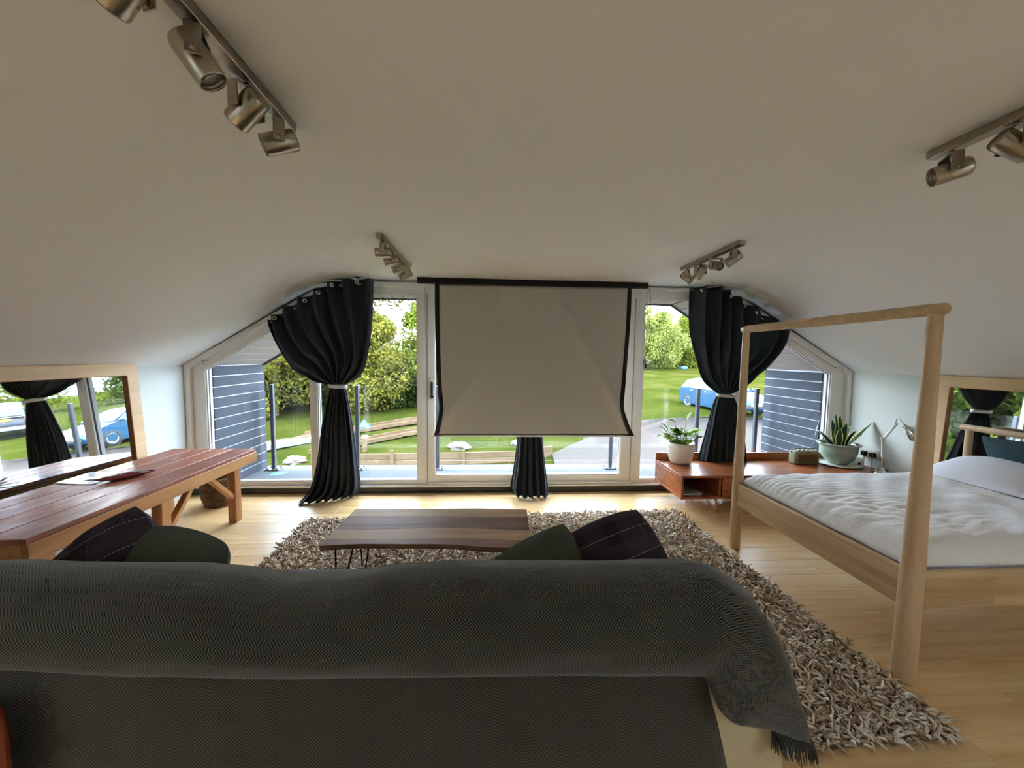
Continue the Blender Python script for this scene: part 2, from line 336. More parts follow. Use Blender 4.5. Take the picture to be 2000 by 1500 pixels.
# ------------------------------------------------------------------ room shell
XL, XR, YW, YB, ZK, ZC = -3.13, 4.12, 4.15, -1.7, 1.37, 2.28
FL, FR = -1.65, 2.63
fl = struct(MB().box(XL-.1, XR+.1, YB-.1, 4.3, -.14, -.016, 0).build('floor', 'subfloor'), 'pale honey coloured wooden floor')
PW, PL = .19, 1.28
pm = MB().box(0, PL-.0012, 0, PW-.0012, -.0155, 0, .0012).mesh('plank', 'floor'); row = 0; y = 4.16-PW
while y > YB-.02:
    x = XL-.02-(row*.43 % PL)
    while x < XR+.02:
        x0, x1 = max(x, XL-.04), min(x+PL, XR+.04)
        if x1-x0 > .02:
            if x1-x0 > PL-.001: put('plank', pm, fl, (x, y, 0))
            else: put('plank', MB().box(0, x1-x0-.0012, 0, PW-.0012, -.0155, 0, .0012).mesh('plank', 'floor'), fl, (x0, y, 0))
        x += PL
    y -= PW; row += 1
struct(MB().box(XL-.12, XL, YB, 4.3, 0, ZK+.05, 0).build('wall_left', 'wallpaint'))
struct(MB().box(XR, XR+.12, YB, 4.3, 0, ZK+.05, 0).build('wall_right', 'wallpaint'))
def ceil_profile():
    pts = [(XL-.14, ZK-.0868)]; pts.append((XL, ZK)); c1 = (FL, ZC); c2 = (FR, ZC); e = (XR, ZK)
    def corner(a, c, b, ra, rb, n=12):
        A, Cc, B = Vector(a), Vector(c), Vector(b); p = Cc+(A-Cc).normalized()*ra; q = Cc+(B-Cc).normalized()*rb
        return [tuple(p*(1-t)**2+Cc*2*t*(1-t)+q*t*t) for t in [k/n for k in range(n+1)]]
    return pts+corner((XL, ZK), c1, c2, .42, .42)+corner(c1, c2, e, .42, .42)+[e, (XR+.14, ZK-.0868)]
cp = ceil_profile(); RY = (-1.35, -.87)   # unseen rooflights added in both slopes behind the camera to brighten the room
ly = (YB-.1, RY[0], RY[1], 1.0, 3.0, 4.3); nP = len(cp); b = MB(); vs = [(a, yy, c) for yy in ly for a, c in cp]
b.add(vs, [(r*nP+k, r*nP+k+1, (r+1)*nP+k+1, (r+1)*nP+k) for r in range(len(ly)-1) for k in range(nP-1) if not (r == 1 and k in (1, nP-3))], True)
ce = struct(b.build('ceiling', 'paint', fixn=False)); solid(ce, .12, 1)
for k, (p, q) in enumerate(((cp[1], cp[2]), (cp[nP-3], cp[nP-2]))):
    e = bpy.data.objects.new('window_%d' % (5+k), None); COL.objects.link(e); e.location = (p[0], RY[0], p[1]); LOC[e] = tuple(e.location); struct(e, ('unseen rooflight added in the left slope behind the camera to brighten the room', 'unseen rooflight added in the right slope behind the camera to brighten the room')[k])
    A, B = Vector((p[0], 0, p[1])), Vector((q[0], 0, q[1])); dz = Vector((0, 0, .06)); b = MB()
    for y0, y1 in ((RY[0], RY[0]+.06), (RY[1]-.06, RY[1])): b.add([A+Vector((0, y0, 0)), B+Vector((0, y0, 0)), B+Vector((0, y1, 0)), A+Vector((0, y1, 0))]+[v+dz for v in (A+Vector((0, y0, 0)), B+Vector((0, y0, 0)), B+Vector((0, y1, 0)), A+Vector((0, y1, 0)))], [(0, 1, 2, 3), (4, 7, 6, 5), (0, 4, 5, 1), (1, 5, 6, 2), (2, 6, 7, 3), (3, 7, 4, 0)])
    b.build('window_frame', 'upvc', e, False)
    b = MB(); b.add([A+Vector((0, RY[0], .03)), B+Vector((0, RY[0], .03)), B+Vector((0, RY[1], .03)), A+Vector((0, RY[1], .03))], [(0, 1, 2, 3)]); b.build('pane', 'glass', e, False)
struct(MB().box(XL-.1, XR+.1, YB-.12, YB, 0, 2.45, 0).build('wall_rear', 'wallpaint'))
# glazing of the gable
def inset(poly, ws):
    n = len(poly); L = []
    for i in range(n):
        a, c = Vector(poly[i]), Vector(poly[(i+1) % n]); d = (c-a).normalized(); nn = Vector((-d[1], d[0])); L.append((a+nn*ws[i], d))
    out = []
    for i in range(n):
        (p, d), (q, e) = L[i-1], L[i]; cr = d[0]*e[1]-d[1]*e[0]; w = q-p; t = (w[0]*e[1]-w[1]*e[0])/cr; out.append(tuple(p+d*t))
    return out
def ring(b, A, B, y0, y1):
    n = len(A)
    for i in range(n):
        j = (i+1) % n; vs = [(A[i][0], y0, A[i][1]), (A[j][0], y0, A[j][1]), (B[j][0], y0, B[j][1]), (B[i][0], y0, B[i][1])]; vs += [(p[0], y1, p[2]) for p in vs]
        b.add(vs, [(0, 1, 2, 3), (7, 6, 5, 4), (0, 4, 5, 1), (1, 5, 6, 2), (2, 6, 7, 3), (3, 7, 4, 0)])
def glazing(name, poly, ws, y0, y1, lab):
    e = bpy.data.objects.new(name, None); COL.objects.link(e); e.location = (poly[0][0], y0, poly[0][1]); LOC[e] = tuple(e.location); struct(e, lab)
    I = inset(poly, ws); b = MB(); ring(b, poly, I, y0, y1); fr = b.build('window_frame', 'upvc', e)
    I1 = inset(I, [-.001]*len(I)); I2 = inset(I, [.011]*len(I)); b = MB(); ring(b, I1, I2, y0+.028, y0+.05); b.build('gasket', 'gasket', e)
    b = MB(); I3 = inset(I, [.012]*len(I)); I0 = inset(I, [-.001]*len(I)); ring(b, I0, I3, y0+.012, y0+.028); b.build('glazing_bead', 'upvc', e)
    b = MB(); b.prism(I, y0+.05, y0+.058); b.build('pane', 'glass', e); return e
sl = (ZC-ZK)/(FL-XL); sr = (ZC-ZK)/(XR-FR); zs = .078
m1, m2, m3, m4 = -1.857, -.69, 1.637, 2.805
glazing('window_1', [(XL, zs), (m1, zs), (m1, ZK+sl*(m1-XL)), (XL, ZK)], [.05, .034, .13, .178], 4.14, 4.24, 'white framed pane with sloping top beside the slatted grey balcony wall on the left')
glazing('window_2', [(m1, zs), (m2, zs), (m2, ZC), (FL, ZC), (m1, ZK+sl*(m1-XL))], [.05, .08, .13, .1, .034], 4.14, 4.24, 'tall white framed pane behind the left curtain')
d1 = glazing('door_1', [(m2, zs), (m3, zs), (m3, ZC), (m2, ZC)], [.10, .155, .13, .095], 4.15, 4.25, 'white sliding glass door behind the projection screen')
glazing('window_3', [(m3, zs), (m4, zs), (m4, ZK+sr*(XR-m4)), (FR, ZC), (m3, ZC)], [.05, .034, .1, .13, .06], 4.14, 4.24, 'tall white framed pane between screen and right curtain')
glazing('window_4', [(m4, zs), (XR, zs), (XR, ZK), (m4, ZK+sr*(XR-m4))], [.05, .21, .13, .034], 4.14, 4.24, 'white framed pane with sloping top above the low walnut unit')
# slider stile joint, track lip and handle
b = MB(); b.box(-.672, -.664, 4.143, 4.16, .1, 2.15, 0); b.box(1.59, 1.598, 4.143, 4.16, .1, 2.15, 0); b.build('stile_joint', 'trimgrey0', d1)
MB().box(-.65, 1.60, 4.118, 4.15, .088, .112, .004).build('track', 'upvc', d1)
b = MB(); b.box(-.638, -.598, 4.135, 4.152, 1.03, 1.25, .005); h = b.build('handle_plate', 'chrome', d1)
b = MB(); b.tube([(-.616, 4.14, 1.22), (-.616, 4.10, 1.215), (-.616, 4.09, 1.18), (-.616, 4.09, 1.12), (-.616, 4.10, 1.09), (-.616, 4.14, 1.085)], .009, 10); b.tube([(-.612, 4.14, 1.055), (-.612, 4.12, 1.055)], .014, 12); b.build('handle', 'black', d1)
struct(MB().box(XL, XR, 4.115, 4.26, 0, .078, .004).build('baseboard_front', 'skirt'))
struct(MB().box(XL, XR, 4.10, 4.15, .07, .088, .004).build('trim_1', 'upvc'))
struct(MB().box(XL-.002, XL+.05, 4.09, 4.145, .09, ZK+.02, .008).build('trim_2', 'upvc')); struct(MB().box(XR-.05, XR+.002, 4.09, 4.145, .09, ZK+.02, .008).build('trim_3', 'upvc'))
def slopebar(name, x0, z0, x1, z1, w, t, y, mat):
    b = MB(); b.beam((x0, y, z0), (x1, y, z1), t, w, .004, (0, 0, 1)); return struct(b.build(name, mat))
slopebar('trim_4', XL+.03, ZK-.01, FL-.13, ZC-.135, .05, .05, 4.115, 'upvc'); slopebar('trim_5', XR-.03, ZK-.01, FR+.13, ZC-.135, .05, .05, 4.115, 'upvc')
slopebar('trim_6', -1.35, 2.235, 2.33, 2.245, .045, .04, 4.12, 'upvc')
# ------------------------------------------------------------------ balcony
dk = struct(MB().box(-3.1, 4.1, 4.26, 5.24, -.16, -.01, .004).build('balcony_deck', 'deck'), 'pale grey balcony floor')
def clad(name, x, sgn, lab):
    w = struct(MB().box(min(x, x+sgn*.12), max(x, x+sgn*.12), 4.25, 5.17, -.02, 1.40, 0).build(name, 'cladback'), lab)
    bm = MB().box(-.006, .006, 0, .93, 0, .1035, .002).mesh('cladding_board', 'clad'); z = -.02
    while z < 1.36: put('cladding_board', bm, w, (x-sgn*.0055, 4.245, z)); z += .1155
clad('wall_balcony_left', -2.955, -1, 'grey blue horizontal board cladding beside the left window'); clad('wall_balcony_right', 3.905, 1, 'grey blue horizontal board cladding beside the right window')
sp = [(-2.98, 1.345), (-1.53, 2.24), (2.49, 2.24), (3.93, 1.355)]
sf = struct(MB().grid([[(a, yy, z+.03) for a, z in sp] for yy in (4.24, 5.17)]).build('ceiling_soffit', 'soffitgap', fixn=False), 'pale boarded soffit over the balcony'); solid(sf, .06, 1)
for k in range(3):
    a, c = Vector((sp[k][0], 0, sp[k][1])), Vector((sp[k+1][0], 0, sp[k+1][1])); d = c-a; n = max(1, round(d.length/.14)); w = d.length/n; x = d.normalized(); zz = Vector((0, 1, 0)).cross(x)*-1
    if zz[2] < 0: zz = -zz
    m = Matrix((x, Vector((0, 1, 0)), zz)).transposed(); bm = MB().box(.0065, w-.0065, 0, .93, 0, .02, .003).mesh('soffit_board', 'soffit')
    for i in range(n): p = a+x*(w*i); put('soffit_board', bm, sf, (p[0], 4.245, p[2]), m)
fa = MB(); 
for k in range(3): fa.beam((sp[k][0], 5.18, sp[k][1]+.03), (sp[k+1][0], 5.18, sp[k+1][1]+.03), .03, .10, .004)
struct(fa.build('trim_7', 'soffitgap'))
bal = thing('balustrade', (.5, 5.05, 0), 'glass balustrade on grey steel posts along the balcony edge', 'balustrade')
PX = [-2.79, -1.72, -.68, .5, 1.66, 2.86, 3.70]
for x in PX:
    p = MB().box(x-.022, x+.022, 5.03, 5.075, 0, 1.10, .004).build('post', 'galv', bal); MB().box(x-.085, x+.085, 4.98, 5.12, -.01, .004, .003).build('base_plate', 'galv', p)
    for a in (-.06, .06):
        for c in (5.0, 5.1): MB().lathe([(0, .02), (.01, .02), (.01, .003), (0, .003)], 8, None, (x+a, c, 0)).build('bolt', 'galv', p)
for a, c in zip(PX[:-1], PX[1:]): MB().box(a+.03, c-.03, 5.047, 5.059, .10, 1.095, 0).build('glass_panel', 'balglass', bal)
MB().box(-2.92, -2.79+.0, 5.047, 5.059, .10, 1.095, 0).build('glass_panel', 'balglass', bal)
tag(MB().add([(-2.72, 4.80, -.009), (-2.60, 4.82, -.009), (-2.53, 4.90, -.009), (-2.62, 4.88, .008), (-2.70, 4.86, .006)], [(0, 1, 3, 4), (1, 2, 3)]).build('blue_rag', plain('blue_rag', (96, 180, 226), .8)), 'small blue rag lying on the balcony floor by the leftmost post', 'rag')

# ------------------------------------------------------------------ sofa with throws
sofa = thing('sofa', (-.6, 1.4, 0), 'long low armless sofa seen from behind, cream upholstery under grey throws', 'sofa')
def rbox(b, x0, x1, y0, y1, z0, z1, r, n=5, sag=0):
    # rounded cushion-like box
    cx, cy, cz = (x0+x1)/2, (y0+y1)/2, (z0+z1)/2; hx, hy, hz = (x1-x0)/2, (y1-y0)/2, (z1-z0)/2; N = 14
    def pt(a, c, d):
        p = Vector((a*hx, c*hy, d*hz)); q = Vector((max(-hx+r, min(hx-r, p[0])), max(-hy+r, min(hy-r, p[1])), max(-hz+r, min(hz-r, p[2])))); e = p-q
        if e.length > 1e-7: p = q+e.normalized()*r
        return (cx+p[0], cy+p[1], cz+p[2]-sag*(1-a*a)*(1 if d > 0 else 0))
    def sp(h): 
        k = [-1, -1+.25*r/h, -1+.6*r/h, -1+r/h]; return k+[0]+[-v for v in k[::-1]]
    sx, sy, sz = sp(hx), sp(hy), sp(hz)
    for s in (-1, 1):
        b.grid([[pt(u, v, s) for u in sx] for v in sy]); b.grid([[pt(u, s, v) for u in sx] for v in sz]); b.grid([[pt(s, u, v) for u in sy] for v in sz])
    return b
rbox(MB(), -2.2, .94, 1.035, 1.27, .06, .62, .06).build('back_frame', 'cream', sofa)
for a, c in ((-2.18, -1.16), (-1.15, -.12), (-.11, .80)): rbox(MB(), a, c, 1.10, 1.31, .44, .775, .085).build('back_cushion', 'cream', sofa)
rbox(MB(), -2.2, .94, 1.27, 1.84, .07, .30, .04).build('seat_base', 'cream', sofa)
for a, c in ((-2.19, -.63), (-.62, .93)): rbox(MB(), a, c, 1.30, 1.86 if a > -1 else 1.90, .30, .415 if a > -1 else .44, .05).build('seat_cushion', 'greyseat', sofa)
for x in (-2.1, .84):
    for yy in (1.1, 1.76): MB().lathe([(0, 0), (.022, 0), (.03, .065), (0, .065)], 14, None, (x, yy, 0)).build('leg', 'pinez', sofa)
def wob(x, y, k=0): return sin(x*3.1+k)*.5+sin(x*7.3+y*4+k*2)*.3+sin(x*12.7-y*9+k)*.2
top = [(-2.3, .868), (-1.437, .864), (-1.297, .853), (-1.081, .846), (-.935, .843), (-.801, .829), (-.711, .811), (-.62, .796), (-.497, .797), (-.403, .807), (-.309, .822), (-.166, .831), (-.086, .835), (.077, .829), (.41, .820), (.546, .824), (.62, .822)]
hemz = [(-2.3, .70), (-1.249, .692), (-.876, .658), (-.484, .638), (.07, .622), (.51, .606), (.60, .600)]
def pw(L, x):
    for (a, p), (c, q) in zip(L[:-1], L[1:]):
        if x <= c: t = max(0, (x-a)/(c-a)); t = t*t*(3-2*t)*.5+t*.5; return p+(q-p)*t
    return L[-1][1]
endT = [(.66, 1.165, .829), (.715, 1.15, .822), (.765, 1.14, .795), (.812, 1.13, .757), (.85, 1.125, .715), (.885, 1.12, .655), (.92, 1.12, .575), (.950, 1.12, .492), (.98, 1.12, .415), (1.0, 1.12, .345)]
endH = [(.625, .99, .595), (.632, .985, .575), (.645, .98, .545), (.660, .975, .51), (.685, .972, .484), (.715, .97, .468), (.755, .98, .452), (.79, .99, .435), (.82, 1.0, .42), (.85, 1.01, .405)]
rear = [(.16, .05), (.0, .0), (-.12, .10), (-.19, .30), (-.20, .48), (-.10, .68), (.10, .84), (.40, .95), (.72, 1.0), (1.0, 1.0)]
front = [(.09, -.03), (.15, -.11), (.18, -.22), (.20, -.33), (.24, -.385), (.42, -.395), (.62, -.40), (.70, -.41)]
frontE = [(.04, -.01), (.07, -.02), (.09, -.035), (.105, -.05), (.115, -.06), (.12, -.07), (.125, -.08), (.13, -.085)]
cols = []
n = 96
for i in range(n+1):
    x = -2.3+(.64-.0+2.3-.0)*i/n*.99; H = (x, .995, pw(hemz, x)); T = (x, 1.17, pw(top, x)); cols.append((H, T, 0))
for k in range(len(endT)*3-2): 
    t = k/(len(endT)*3-3); cols.append((interp(endH, t), interp(endT, t), min(1, .25+t*2)))
G = []; UV = []; u = 0; prevT = None
for ci, (H, T, e) in enumerate(cols):
    if prevT: u += (Vector(T)-prevT).length*.55+(Vector(H)-prevH).length*.45
    prevT, prevH = Vector(T), Vector(H); col = []; uvc = []; v = 0; last = None
    rp = [interp(rear, k/24) for k in range(25)]
    for a, z in rp:
        dy, dz = T[1]-H[1], T[2]-H[2]; s = z
        w = wob(T[0], s, 0)*.010*(s*(1.25-s)*3.5)
        # soft diagonal fold left of the middle
        q = (T[0]+.12)-(1-s)*-.55; w += -.016*math.exp(-((T[0]+.36+.42*(1-s))/.075)**2)*(s if s < .95 else .0)
        X = H[0]+(T[0]-H[0])*max(0, min(1, s)); col.append((X, H[1]+a*.175*(dy/.175 if dy > .05 else 1)*(1 if a > 0 else 1-.75*e)+w*(1-.7*e), H[2]+dz*z+(w*.4 if s > .6 else 0)))
    for (a, z), (ae, ze) in zip(front, frontE):
        col.append((T[0]+e*.03*(1 if e else 0), T[1]+lerp(a, ae, min(1, e*1.6)), T[2]+lerp(z*((T[2]-.43)/.405), ze, min(1, e*1.6))))
    for p in col:
        if last is not None: v += (Vector(p)-last).length
        last = Vector(p); uvc.append((u, v))
    G.append(col); UV.append(uvc)
hd = tag(MB().grid(G, UV).build('throw', 'throwA', fixn=False), 'grey green herringbone throw draped over the top of the sofa back, fringed at one end', 'throw'); solid(hd, .007, 0); LOC[hd] = (0, 0, 0)
b = MB(); 
for col in (G[-1],):
    for k in range(60):
        t = k/59*.82; q = t*(len(col)-1); i = int(q); p = Vector(col[i]).lerp(Vector(col[min(i+1, len(col)-1)]), q-i)
        for r_ in range(2):
            L = .05+random.random()*.035; dx, dy = .012+random.random()*.02, random.uniform(-.02, .012)
            p0 = p+Vector((0, random.uniform(-.004, .004), 0)); b.tube([p0, p0+Vector((dx*.6, dy*.4, -L*.45)), p0+Vector((dx*.8, dy, -L))], [.0022, .002, .0012], 4)
for k in range(70):
    c_ = G[-1-int(k/70*15)]; p = Vector(c_[24+random.randint(0, 3)])+Vector((.004, random.uniform(-.01, .02), random.uniform(-.01, .01))); L = .06+random.random()*.04
    b.tube([p, p+Vector((.014, random.uniform(-.01, .01), -L*.4)), p+Vector((.012+random.uniform(-.008, .012), random.uniform(-.02, .012), -L))], [.0022, .002, .0012], 4)
b.build('fringe', 'fringe', hd, False)
# the second throw, hung over the back frame below it
G = []; UV = []
for i in range(70):
    u = i/69; row = []; uvr = []
    for j in range(28):
        s = j/27; zt = pw(hemz, -2.3+u*2.95)+.03; xr = lerp(.655, .79, min(1, max(0, (.6-(zt-s*zt))/.6))); x = lerp(-2.3, xr, u); 
        z = zt*(1-s)+.02*s; edge = max(0, (u-.965)/.035)
        yy = 1.022+.005*wob(x*1.3, z, 2)-.010*s*s+edge**2*.02; z -= max(0, edge)**2*.035*(1-s)
        row.append((x, yy, z)); uvr.append((x, z))
    G.append(row); UV.append(uvr)
o = tag(MB().grid(G, UV).build('throw', 'throwB', fixn=False), 'grey brown herringbone blanket hanging flat down the back of the sofa', 'throw'); solid(o, .006, 0)
# orange cloth at far left of the sofa back
G = [[(-1.198-.10*t+.006*sin(s*9)+.012*s, .955+.012*t, .615-.60*s+.0*t) for t in (0, .3, .6, 1, 1.6, 2.4)] for s in [k/10 for k in range(11)]]
o = tag(MB().grid(G).build('cloth', 'orange', fixn=False), 'orange cloth hanging at the bottom left edge of the picture', 'cloth'); solid(o, .01, 0)

# ------------------------------------------------------------------ scatter cushions
def pillow_mesh(name, w, h, t, mat, n=22, sag=.0, seed=0, soft=.03):
    b = MB(); r = random.Random(seed); ph = [r.random()*6 for _ in range(4)]
    for s in (-1, 1):
        P = []; U = []
        for i in range(n+1):
            row = []; ur = []
            for j in range(n+1):
                u, v = 2*j/n-1, 2*i/n-1; pin = 1-.0*(1-u*u)*abs(v)**3; pin2 = 1-.0*(1-v*v)*abs(u)**3; cr = 1-soft*(abs(u)*abs(v))**2; pin *= cr; pin2 *= cr
                th = (max(0, 1-abs(u)**2.2)*max(0, 1-abs(v)**2.2))**.62
                wr = .13*sin(u*7+v*3+ph[0])*sin(v*6-u*2+ph[1])*(1-th)*2*min(1, th*4)
                row.append((u*w/2*pin2, s*(t/2*th+t*.12*wr+.0012), v*h/2*pin-sag*(1-u*u)*max(0, v)**2)); ur.append((j/n, i/n))
            P.append(row); U.append(ur)
        b.grid(P, U)
    me = b.mesh(name, mat); return me
def cushion(name, me, loc, R, label, pipe=None):
    o = put(name, me, None, loc, R); tag(o, label, 'cushion', 'scatter cushions on the sofa'); return o
pl = pillow_mesh('cushion', .44, .40, .28, 'plaid', seed=1, soft=.13); gr = pillow_mesh('cushion', .44, .40, .26, 'greencush', seed=2, soft=.10); gr2 = pillow_mesh('cushion', .43, .40, .26, 'greencush', seed=3, soft=.16)
cushion('cushion', pl, (.55, 1.56, .60), rot(rd(-30), rd(-26), rd(-6)), 'dark plaid cushion with stitched pale lines, at the right end of the sofa')
cushion('cushion', gr, (.235, 1.53, .535), rot(rd(-34), rd(-26), rd(6)), 'plain dark green cushion leaning beside the right plaid cushion')
cushion('cushion', pl, (-1.475, 1.52, .63), rot(rd(-24), rd(-38), rd(6)), 'dark plaid cushion with dashed pale lines, at the left end of the sofa')
cushion('cushion', gr2, (-1.235, 1.49, .61), rot(rd(-22), rd(8), rd(-10)), 'plain dark green cushion slumped beside the left plaid cushion')

# ------------------------------------------------------------------ rug
RA = rd(1.6)
rug = thing('rug', (.14, 2.37, 0), 'large beige shaggy rug under the coffee table', 'rug')
rx, ry = 1.72, 1.11
b = MB().box(-rx, rx, -ry, ry, .001, .014, .004, rz(RA), (.14, 2.37, 0)); b.build('backing', 'rugbase', rug)
def pile():
    sp_ = .0125; nx, ny = int(2*rx/sp_), int(2*ry/sp_); gx, gy = np.meshgrid(np.arange(nx), np.arange(ny)); x = (gx.ravel()+.5)*sp_-rx; y = (gy.ravel()+.5)*sp_-ry; n = len(x)
    x = x+rng.uniform(-.008, .008, n); y = y+rng.uniform(-.008, .008, n)
    cl = np.sin(x*23+3*np.sin(y*17))*np.sin(y*27+2*np.sin(x*19)); an = rng.uniform(0, 2*pi, n)*.75+cl*2.0+np.sin(x*7+y*5)*2; L = rng.uniform(.034, .058, n)*(1+.2*cl); le = rng.uniform(.25, .9, n); cv = rng.uniform(.5, 1.7, n); sw = rng.uniform(-1.2, 1.2, n)
    W = rng.uniform(.0042, .0066, n); ca, sa = np.cos(RA), np.sin(RA); K = 5; V = np.zeros((n, K, 3, 3)); cx, cy, cz = x.copy(), y.copy(), np.full(n, .011)
    for k in range(K):
        t = k/(K-1); w = W*(.9, 1.1, 1.15, 1.0, .55)[k]; az = an+sw*t
        if k: th = le+cv*t; st = L/(K-1); cx = cx+np.cos(az)*np.sin(th)*st; cy = cy+np.sin(az)*np.sin(th)*st; cz = np.maximum(cz+np.cos(th)*st, .012)
        for q in range(3):
            a = az+q*2*pi/3+.5; px, py = cx+np.cos(a)*w, cy+np.sin(a)*w
            V[:, k, q, 0] = px*ca-py*sa+.14; V[:, k, q, 1] = px*sa+py*ca+2.37; V[:, k, q, 2] = cz+np.cos(a-az)*(-w)*np.sin(le+cv*t)
    base = np.arange(n)[:, None]*3*K; F = []
    for k in range(K-1):
        for q in range(3): q2 = (q+1) % 3; F.append(base+np.array([[k*3+q, k*3+q2, (k+1)*3+q2, (k+1)*3+q]]))
    o = raw('pile', V.reshape(-1, 3), np.stack(F, 1).reshape(-1, 4), 'rug', rug, True); o['kind'] = 'stuff'
pile()

# ------------------------------------------------------------------ coffee table
ct = thing('coffee_table', (-.34, 2.38, 0), 'live-edge striped wooden coffee table on black hairpin legs', 'table')
ZT = .42; TH = .035
def tpt(x, y): c, s = cos(rd(-2.6)), sin(rd(-2.6)); return (-.34+x*c-y*s, 2.385+x*s+y*c)
def edges():
    E_ = []
    E_.append(lambda x: -.258+.018*sin(x*5+2.2)+.006*sin(x*11))           # near live edge
    E_.append(lambda x: -.185+.012*sin(x*6+.5)); E_.append(lambda x: -.05+.014*sin(x*5.2+1.0)); E_.append(lambda x: .0+.016*sin(x*4.5+1.3)); E_.append(lambda x: .135+.004*sin(x*3)); E_.append(lambda x: .262+.010*sin(x*4+.4)+.012*max(0, x)*sin(x*9))
    return E_
E_ = edges(); N = 40
for k in range(5):
    top_, bot = [], []
    b = MB(); xs = [-.6+1.2*i/N for i in range(N+1)]; lo = [(x, E_[k](x)+(.0008 if k else 0)) for x in xs]; hi = [(x, E_[k+1](x)-(.0008 if k < 4 else 0)) for x in xs]
    if k == 0: lo = [(x, y) for x, y in lo]
    A = [tpt(*p)+(ZT,) for p in lo]; B = [tpt(*p)+(ZT,) for p in hi]; c_ = .012 if k == 0 else (0 if k < 4 else 0); A2 = [tpt(x, y+c_)+(ZT-TH,) for x, y in lo]; B2 = [tpt(*p)+(ZT-TH,) for p in hi]
    b.grid([A, B]); b.grid([B, B2]); b.grid([B2, A2]); b.grid([A2, A]); b.sm = [False]*len(b.f)
    for i in (0, N): b.add([A[i], B[i], B2[i], A2[i]], [(0, 1, 2, 3)])
    b.build('plank', 'slab%d' % k, ct)
for sx in (-1, 1):
    for sy in (-1, 1):
        cx, cy = tpt(sx*.50, sy*.185); b = MB(); r = .0055
        for q in (-1, 1):
            p0 = Vector((cx+q*.055, cy-sy*.02, ZT-TH)); 
            b.tube([p0, Vector((cx+q*.03+sx*.015, cy+sy*.005, .2)), Vector((cx+q*.012+sx*.03, cy+sy*.02, .03)), Vector((cx+sx*.032, cy+sy*.022, .018))], r, 8)
        b.box(cx-.075, cx+.075, cy-.035, cy+.03, ZT-TH-.004, ZT-TH, .001); b.build('leg', 'hair', ct)

# ------------------------------------------------------------------ bench, and what is on and under it
bn = thing('bench', (-2.55, 2.8, 0), 'long rustic workbench with worn reddish painted top along the left wall', 'bench')
xs = [-2.935, -2.755, -2.575, -2.39, -2.195]
for a, c in zip(xs[:-1], xs[1:]):
    MB().box(a+.0015, c-.0015, 1.885, 3.685, .574, .602, .004).build('plank', 'benchtop', bn)
MB().box(-2.215, -2.19, 1.885, 3.685, .484, .5745, .004).build('apron', 'pine', bn); MB().box(-2.925, -2.90, 1.885, 3.685, .484, .5745, .004).build('apron', 'pine', bn)
for yy in (1.887, 2.68, 3.658): MB().box(-2.90, -2.215, yy, yy+.025, .488, .5745, .004).build('cross_rail', 'pine', bn)
for yy in (1.99, 2.70, 3.45):
    for x in (-2.255, -2.83):
        MB().box(x-.035, x+.035, yy-.04, yy+.04, 0, .5745, .005).build('leg', 'pinez', bn)
for x in (-2.255, -2.83):
    for y0, y1 in ((3.42, 3.13), (2.73, 2.98), (2.67, 2.40), (2.02, 2.3)):
        b = MB(); b.beam((x, y0, .23), (x, y1, .50), .035, .045, .003, (1, 0, 0)); b.build('brace', 'pine', bn)
sheet = tag(MB().add([(-2.93, 2.70, .6035), (-2.66, 2.67, .6035), (-2.70, 2.95, .6035), (-2.94, 2.945, .6035), (-2.93, 2.70, .6065), (-2.66, 2.67, .6065), (-2.70, 2.95, .6065), (-2.94, 2.945, .6065)], [(0, 1, 2, 3), (4, 5, 6, 7), (0, 1, 5, 4), (1, 2, 6, 5), (2, 3, 7, 6), (3, 0, 4, 7)]).build('magazine', 'paper'), 'glossy white magazine lying on the workbench in front of the mirror', 'magazine')
LOC[sheet] = (0, 0, 0); MB().lathe([(0, .6072), (.055, .6072), (.055, .6066), (0, .6066)], 20, None, (-2.76, 2.79, 0)).build('printed_picture', 'greyprint', sheet)
pk = thing('snack_packet', (-2.57, 2.81, .604), 'crumpled maroon packet on the workbench beside the magazine', 'packet')
G = []
for s in (-1, 1):
    P = []
    for i in range(13):
        v = i/12*2-1; row = []
        for j in range(9):
            u = j/8*2-1; th = (1-abs(u)**2.2)**.5*(1-abs(v)**3.0)**.6 if abs(u) < 1 and abs(v) < 1 else 0
            row.append((-2.57+u*.055*(1+.1*sin(v*9))+v*.055, 2.81+v*.12, .624+s*(.02*th+.0008)+.004*sin(v*14+u*5)*(th)))
        P.append(row)
    G.append(P)
b = MB(); b.grid(G[0]); b.grid(G[1]); b.build('wrapper', 'foil', pk)
b = MB(); b.grid([[(-2.545+u*.045+v*.04, 2.84+v*.035, .646-.018*u*u) for u in (-1, -.5, 0, .5, 1)] for v in (-1, 0, 1)]); b.build('label_patch', 'greyprint', pk)
bk = thing('basket', (-2.66, 3.86, 0), 'brown wicker basket on the floor behind the end of the workbench', 'basket')
prof = [(.115, .005), (.135, .06), (.145, .13), (.15, .2), (.15, .255)]
for ring_ in range(15):
    t = ring_/14; z = .012+t*.245; r = interp([(p[0],) for p in prof], t)[0]; path = []
    for k in range(72): a = 2*pi*k/72; path.append((-2.66+cos(a)*(r+.006*cos(a*18+(pi if ring_ % 2 else 0))), 3.86+sin(a)*(r+.006*cos(a*18+(pi if ring_ % 2 else 0))), z))
    MB().tube(path, .0105, 6, False, True).build('weave', 'wicker', bk)
MB().tube([(-2.66+cos(2*pi*k/40)*.152, 3.86+sin(2*pi*k/40)*.152, .272) for k in range(40)], .015, 8, False, True).build('rim', 'wicker', bk)
MB().lathe([(0, .004), (.118, .004), (.14, .13), (.144, .24), (.135, .24), (.128, .13), (.1, .02), (0, .02)], 30, None, (-2.66, 3.86, 0)).build('liner', 'wicker', bk)
